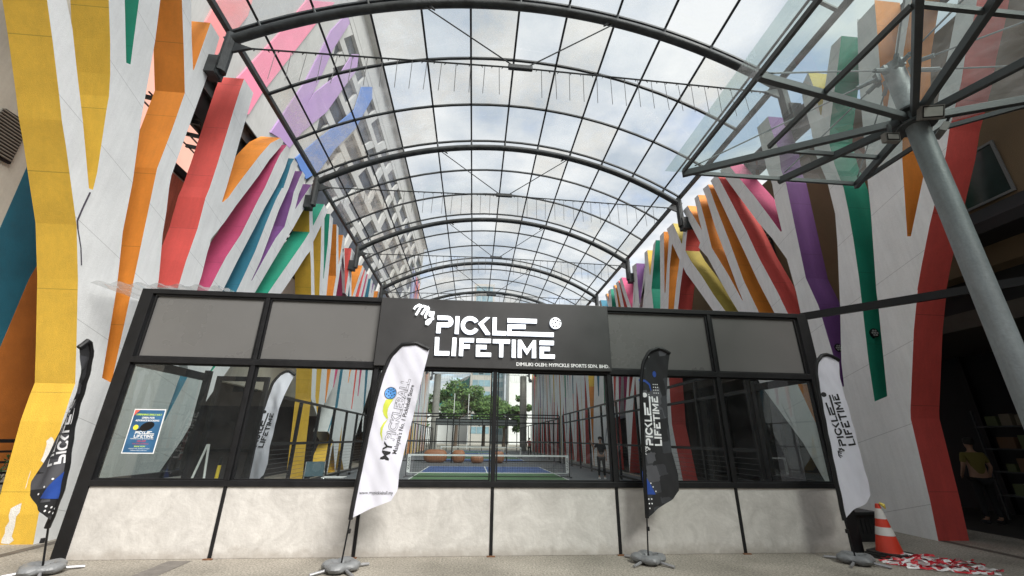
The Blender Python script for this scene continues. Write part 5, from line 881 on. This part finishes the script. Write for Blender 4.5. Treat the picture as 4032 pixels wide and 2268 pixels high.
def person(label, x, y, yaw_, top, pants, shoes, armR, armL, sc=1.0):
    t = thing('person', label, 'person', (x, y, 0)); t.rotation_euler = (0, 0, yaw_); t.scale = (sc, sc, sc)
    J = [((0, 0, 0.95), (0.15, 0.11)), ((0, 0, 1.15), (0.125, 0.10)), ((0, 0, 1.36), (0.16, 0.11)), ((0, 0, 1.46), 0.055), ((0, -0.01, 1.54), 0.052), ((0, -0.02, 1.60), (0.078, 0.092)), ((0, -0.015, 1.68), (0.072, 0.085))]
    E = [(0, 1), (1, 2), (2, 3), (3, 4), (4, 5), (5, 6)]
    k = len(J)
    for s in (-1, 1):
        J += [((s*0.10, 0, 0.86), 0.085), ((s*0.11, -0.01, 0.48), 0.055), ((s*0.12, 0.02, 0.10), 0.036), ((s*0.13, -0.14, 0.035), 0.03)]; E += [(0, k), (k, k+1), (k+1, k+2), (k+2, k+3)]; k += 4
    for s, arm in ((1, armL), (-1, armR)):
        J += [((s*0.17, 0, 1.40), 0.05), (arm[0], 0.038), (arm[1], 0.026), (arm[2], (0.035, 0.018))]; E += [(2, k), (k, k+1), (k+1, k+2), (k+2, k+3)]; k += 4
        hand = Vector(arm[2]); d = (hand-Vector(arm[1])).normalized(); sdv = d.cross(Vector((0, 1, 0.2))).normalized()
        for q, (o_, l_) in enumerate(((-0.027, 0.055), (-0.009, 0.065), (0.009, 0.06), (0.027, 0.048))):
            J += [(tuple(hand+sdv*o_+d*0.03), 0.008), (tuple(hand+sdv*o_+d*(0.03+l_)+Vector((0, -0.012, 0))), 0.007)]; E += [(k-1-2*q, k), (k, k+1)]; k += 2
        J += [(tuple(hand+sdv*0.045+d*0.012), 0.009)]; E += [(k-1-8, k)]; k += 1
    body = skinobj('body', J, E, SKIN, t)
    a, b = (armL, armR)
    Js = [((0, 0, 0.93), (0.165, 0.125)), ((0, 0, 1.15), (0.142, 0.118)), ((0, 0, 1.36), (0.175, 0.127)), ((0, 0, 1.44), 0.07)]; Es = [(0, 1), (1, 2), (2, 3)]; k = 4
    for s, arm in ((1, armL), (-1, armR)):
        m1 = tuple(Vector((s*0.17, 0, 1.40)).lerp(Vector(arm[0]), 0.75)); Js += [((s*0.18, 0, 1.395), 0.062), (m1, 0.055)]; Es += [(2, k), (k, k+1)]; k += 2
    skinobj('shirt', Js, Es, top, t)
    Jp = [((0, 0, 0.93), (0.158, 0.12))]; Ep = []; k = 1
    for s in (-1, 1): Jp += [((s*0.10, 0, 0.84), 0.097), ((s*0.11, -0.01, 0.48), 0.066), ((s*0.12, 0.02, 0.12), 0.05)]; Ep += [(0, k), (k, k+1), (k+1, k+2)]; k += 3
    skinobj('trousers', Jp, Ep, pants, t)
    for s in (-1, 1):
        sh = MB().lathe([(0.03, 0), (0.05, 0.02), (0.045, 0.06), (0.02, 0.08)], (0, 0, 0), 12); sh.v = [(vx+s*0.125, vy*2.4-0.05, vz) for vx, vy, vz in sh.v]
        o = sh.build('shoe', shoes, None, smooth=True); o.parent = t
    h = MB().lathe([(0.02, 0.0), (0.082, 0.02), (0.098, 0.08), (0.085, 0.14), (0.03, 0.165)], (0, 0, 0), 16); h.v = [(vx, vy*1.08+0.022, vz+1.60) for vx, vy, vz in h.v]
    o = h.build('hair', HAIR, None, smooth=True); o.parent = t
    fc = MB()
    for s in (-1, 1): fc.lathe([(0.004, 0), (0.011, 0.006), (0.004, 0.013)], (s*0.032, -0.108, 1.625), 8, HAIR)
    fc.tube([(0, -0.10, 1.63), (0, -0.128, 1.60), (0, -0.108, 1.592)], [0.006, 0.012, 0.008], 6, SKIN); fc.tube([(-0.024, -0.103, 1.567), (0.024, -0.103, 1.567)], 0.006, 6, mat('lips', (0.3, 0.1, 0.08), 0.5))
    o = fc.build('face', None, None); o.parent = t
    return t
BT = mat('black_cotton', (0.012, 0.012, 0.013), 0.85, 0.1, 9)
person('person in black T-shirt and leggings by the right fence, one hand raised', 5.75, 19.4, R(-8), BT, mat('dark_leggings', (0.03, 0.028, 0.03), 0.8), WHITEP, [(-0.30, -0.05, 1.24), (-0.42, -0.16, 1.46), (-0.45, -0.2, 1.53)], [(0.24, 0.02, 1.13), (0.22, -0.08, 0.90), (0.21, -0.11, 0.82)])
person('person in a yellow shirt and dark trousers inside the dark shop on the right', 11.35, 9.1, R(160), mat('yellow_shirt', (0.17, 0.14, 0.03), 0.8), BT, BT, [(-0.25, 0.02, 1.14), (-0.24, -0.1, 0.92), (-0.23, -0.13, 0.85)], [(0.25, 0.02, 1.14), (0.24, -0.12, 0.96), (0.2, -0.2, 0.93)])
person('small distant person in a red top by the fence of the second court', 5.7, 44, R(190), mat('red_shirt', (0.4, 0.03, 0.03), 0.8), BT, WHITEP, [(-0.25, 0.02, 1.14), (-0.24, -0.1, 0.92), (-0.23, -0.13, 0.85)], [(0.25, 0.02, 1.14), (0.24, -0.12, 0.96), (0.2, -0.2, 0.93)])

# ================================================================ LEFT RAILING AND PLANT
rl = thing('railing', 'black horizontal bar railing in front of the orange mural at the far left', 'railing', (-7.95, 8, 0))
for k in range(6): MB().bar((-7.95, 7.32, 0.62+k*0.17), (-7.95, 11.5, 0.62+k*0.17), 0.03, 0.035 if k < 5 else 0.06).build('rail', BLACK, rl)
for k in range(4): MB().box((-7.99, 7.35+k*1.3, 0), (-7.91, 7.42+k*1.3, 1.5)).build('post', BLACK, rl)
pb = MB().box((-8.35, 7.0, 0), (-7.7, 11.4, 0.55)).build('planter', mat('black_planter', (0.02, 0.02, 0.02), 0.7), None, bevel=0.02); tag(pb, 'long black planter box under the railing at the far left', 'planter')
def shrub(label, x, y, h, seed):
    rg = random.Random(seed); t = thing('shrub', label, 'shrub', (x, y, 0.5), 'shrubs in the left planter'); st_ = MB(); lf = MB()
    for k in range(16):
        a = rg.uniform(0, 6.28); p0 = Vector((x, y, 0.5)); p1 = Vector((x+0.22*math.cos(a), y+0.3*math.sin(a), 0.5+h*rg.uniform(0.6, 1))); mid = p0.lerp(p1, 0.5)+Vector((0, 0, 0.08)); st_.tube([p0, mid, p1], [0.009, 0.006, 0.003], 5)
        for j in range(16):
            q = p0.lerp(p1, rg.uniform(0.25, 1.05)); d = Vector((rg.gauss(0, 1), rg.gauss(0, 1), rg.uniform(0, 1.6))).normalized(); v = d.orthogonal().normalized(); s = rg.uniform(0.04, 0.09); lf.add([q, q+d*s*0.5+v*0.012, q+d*s, q+d*s*0.5-v*0.012], [(0, 1, 2, 3)])
    st_.build('stem', BARK, t); lf.build('foliage', LEAF[0], t)
shrub('taller dark spiky shrub behind the railing at the far left edge', -8.15, 7.6, 1.15, 1); shrub('lower dark shrub next to the taller one behind the railing', -8.1, 8.4, 0.75, 2)

# ================================================================ STREET BEHIND THE CAMERA (mirrored in the windows)
op = thing('opposite_building', 'brown four storey building across the road, mirrored in the windows', 'building', (0, -26, 0))
MB().box((-60, -28, 0), (60, -34, 17)).build('wall', mat('opposite_render', (0.38, 0.32, 0.24), 0.85, 0.15, 0.6), op)
for r_ in range(3):
    m_ = MB()
    for k in range(24): m_.box((-55+k*4.6, -27.95, 5.5+r_*3.8), (-52.8+k*4.6, -28, 7.6+r_*3.8))
    m_.build('window_row', mat('opp_glass', (0.03, 0.035, 0.035), 0.2), op)
MB().box((-60, -27.9, 0), (60, -28, 4.2)).build('ground_floor', DARKV, op)
def car(label, x, y, colr, yaw_=0.0):
    t = thing('parked_car', label, 'car', (x, y, 0), 'cars parked across the pavement'); pt = mat('car_paint_%s' % label[:5], colr, 0.25, 0.03, 3)
    prof = [(-2.2, 0.35), (-2.25, 0.75), (-2.05, 0.95), (-1.2, 1.02), (-0.55, 1.48), (0.9, 1.5), (1.75, 1.05), (2.15, 0.98), (2.22, 0.4)]
    MB().poly(prof, lambda a, b, q: (x+a, y-0.87+q, b), 1.74, pt).build('body', None, t, bevel=0.08)
    for s in (-1, 1):
        MB().poly([(-1.0, 1.03), (-0.5, 1.4), (0.85, 1.42), (1.45, 1.05)], lambda a, b, q: (x+a, y+s*0.876+q*s, b), 0.01, mat('car_glass', (0.02, 0.025, 0.03), 0.08)).build('side_window', None, t)
        for wx in (-1.4, 1.4):
            wl = MB().tube([(x+wx, y+s*0.7, 0.33), (x+wx, y+s*0.9, 0.33)], 0.33, 24).build('wheel', RUB, t)
            o = MB().tube([(x+wx, y+s*0.901, 0.33), (x+wx, y+s*0.91, 0.33)], 0.2, 12).build('rim', CHROME, wl); o.matrix_parent_inverse = Matrix.Identity(4)
        MB().box((x-2.27, y+s*0.75, 0.66), (x-2.2, y+s*0.45, 0.8)).build('headlight', mat('lamp_glass', (0.7, 0.7, 0.7), 0.1), t)
car('white hatchback parked across the pavement, mirrored in the middle window', 2.6, -7.2, (0.6, 0.6, 0.6)); car('silver saloon parked to the right of the white one, mirrored in the glass', 8.0, -7.4, (0.35, 0.36, 0.37)); car('grey car parked on the left, mirrored in the second window', -5.5, -7.6, (0.16, 0.165, 0.17))
bpy.context.view_layer.update()
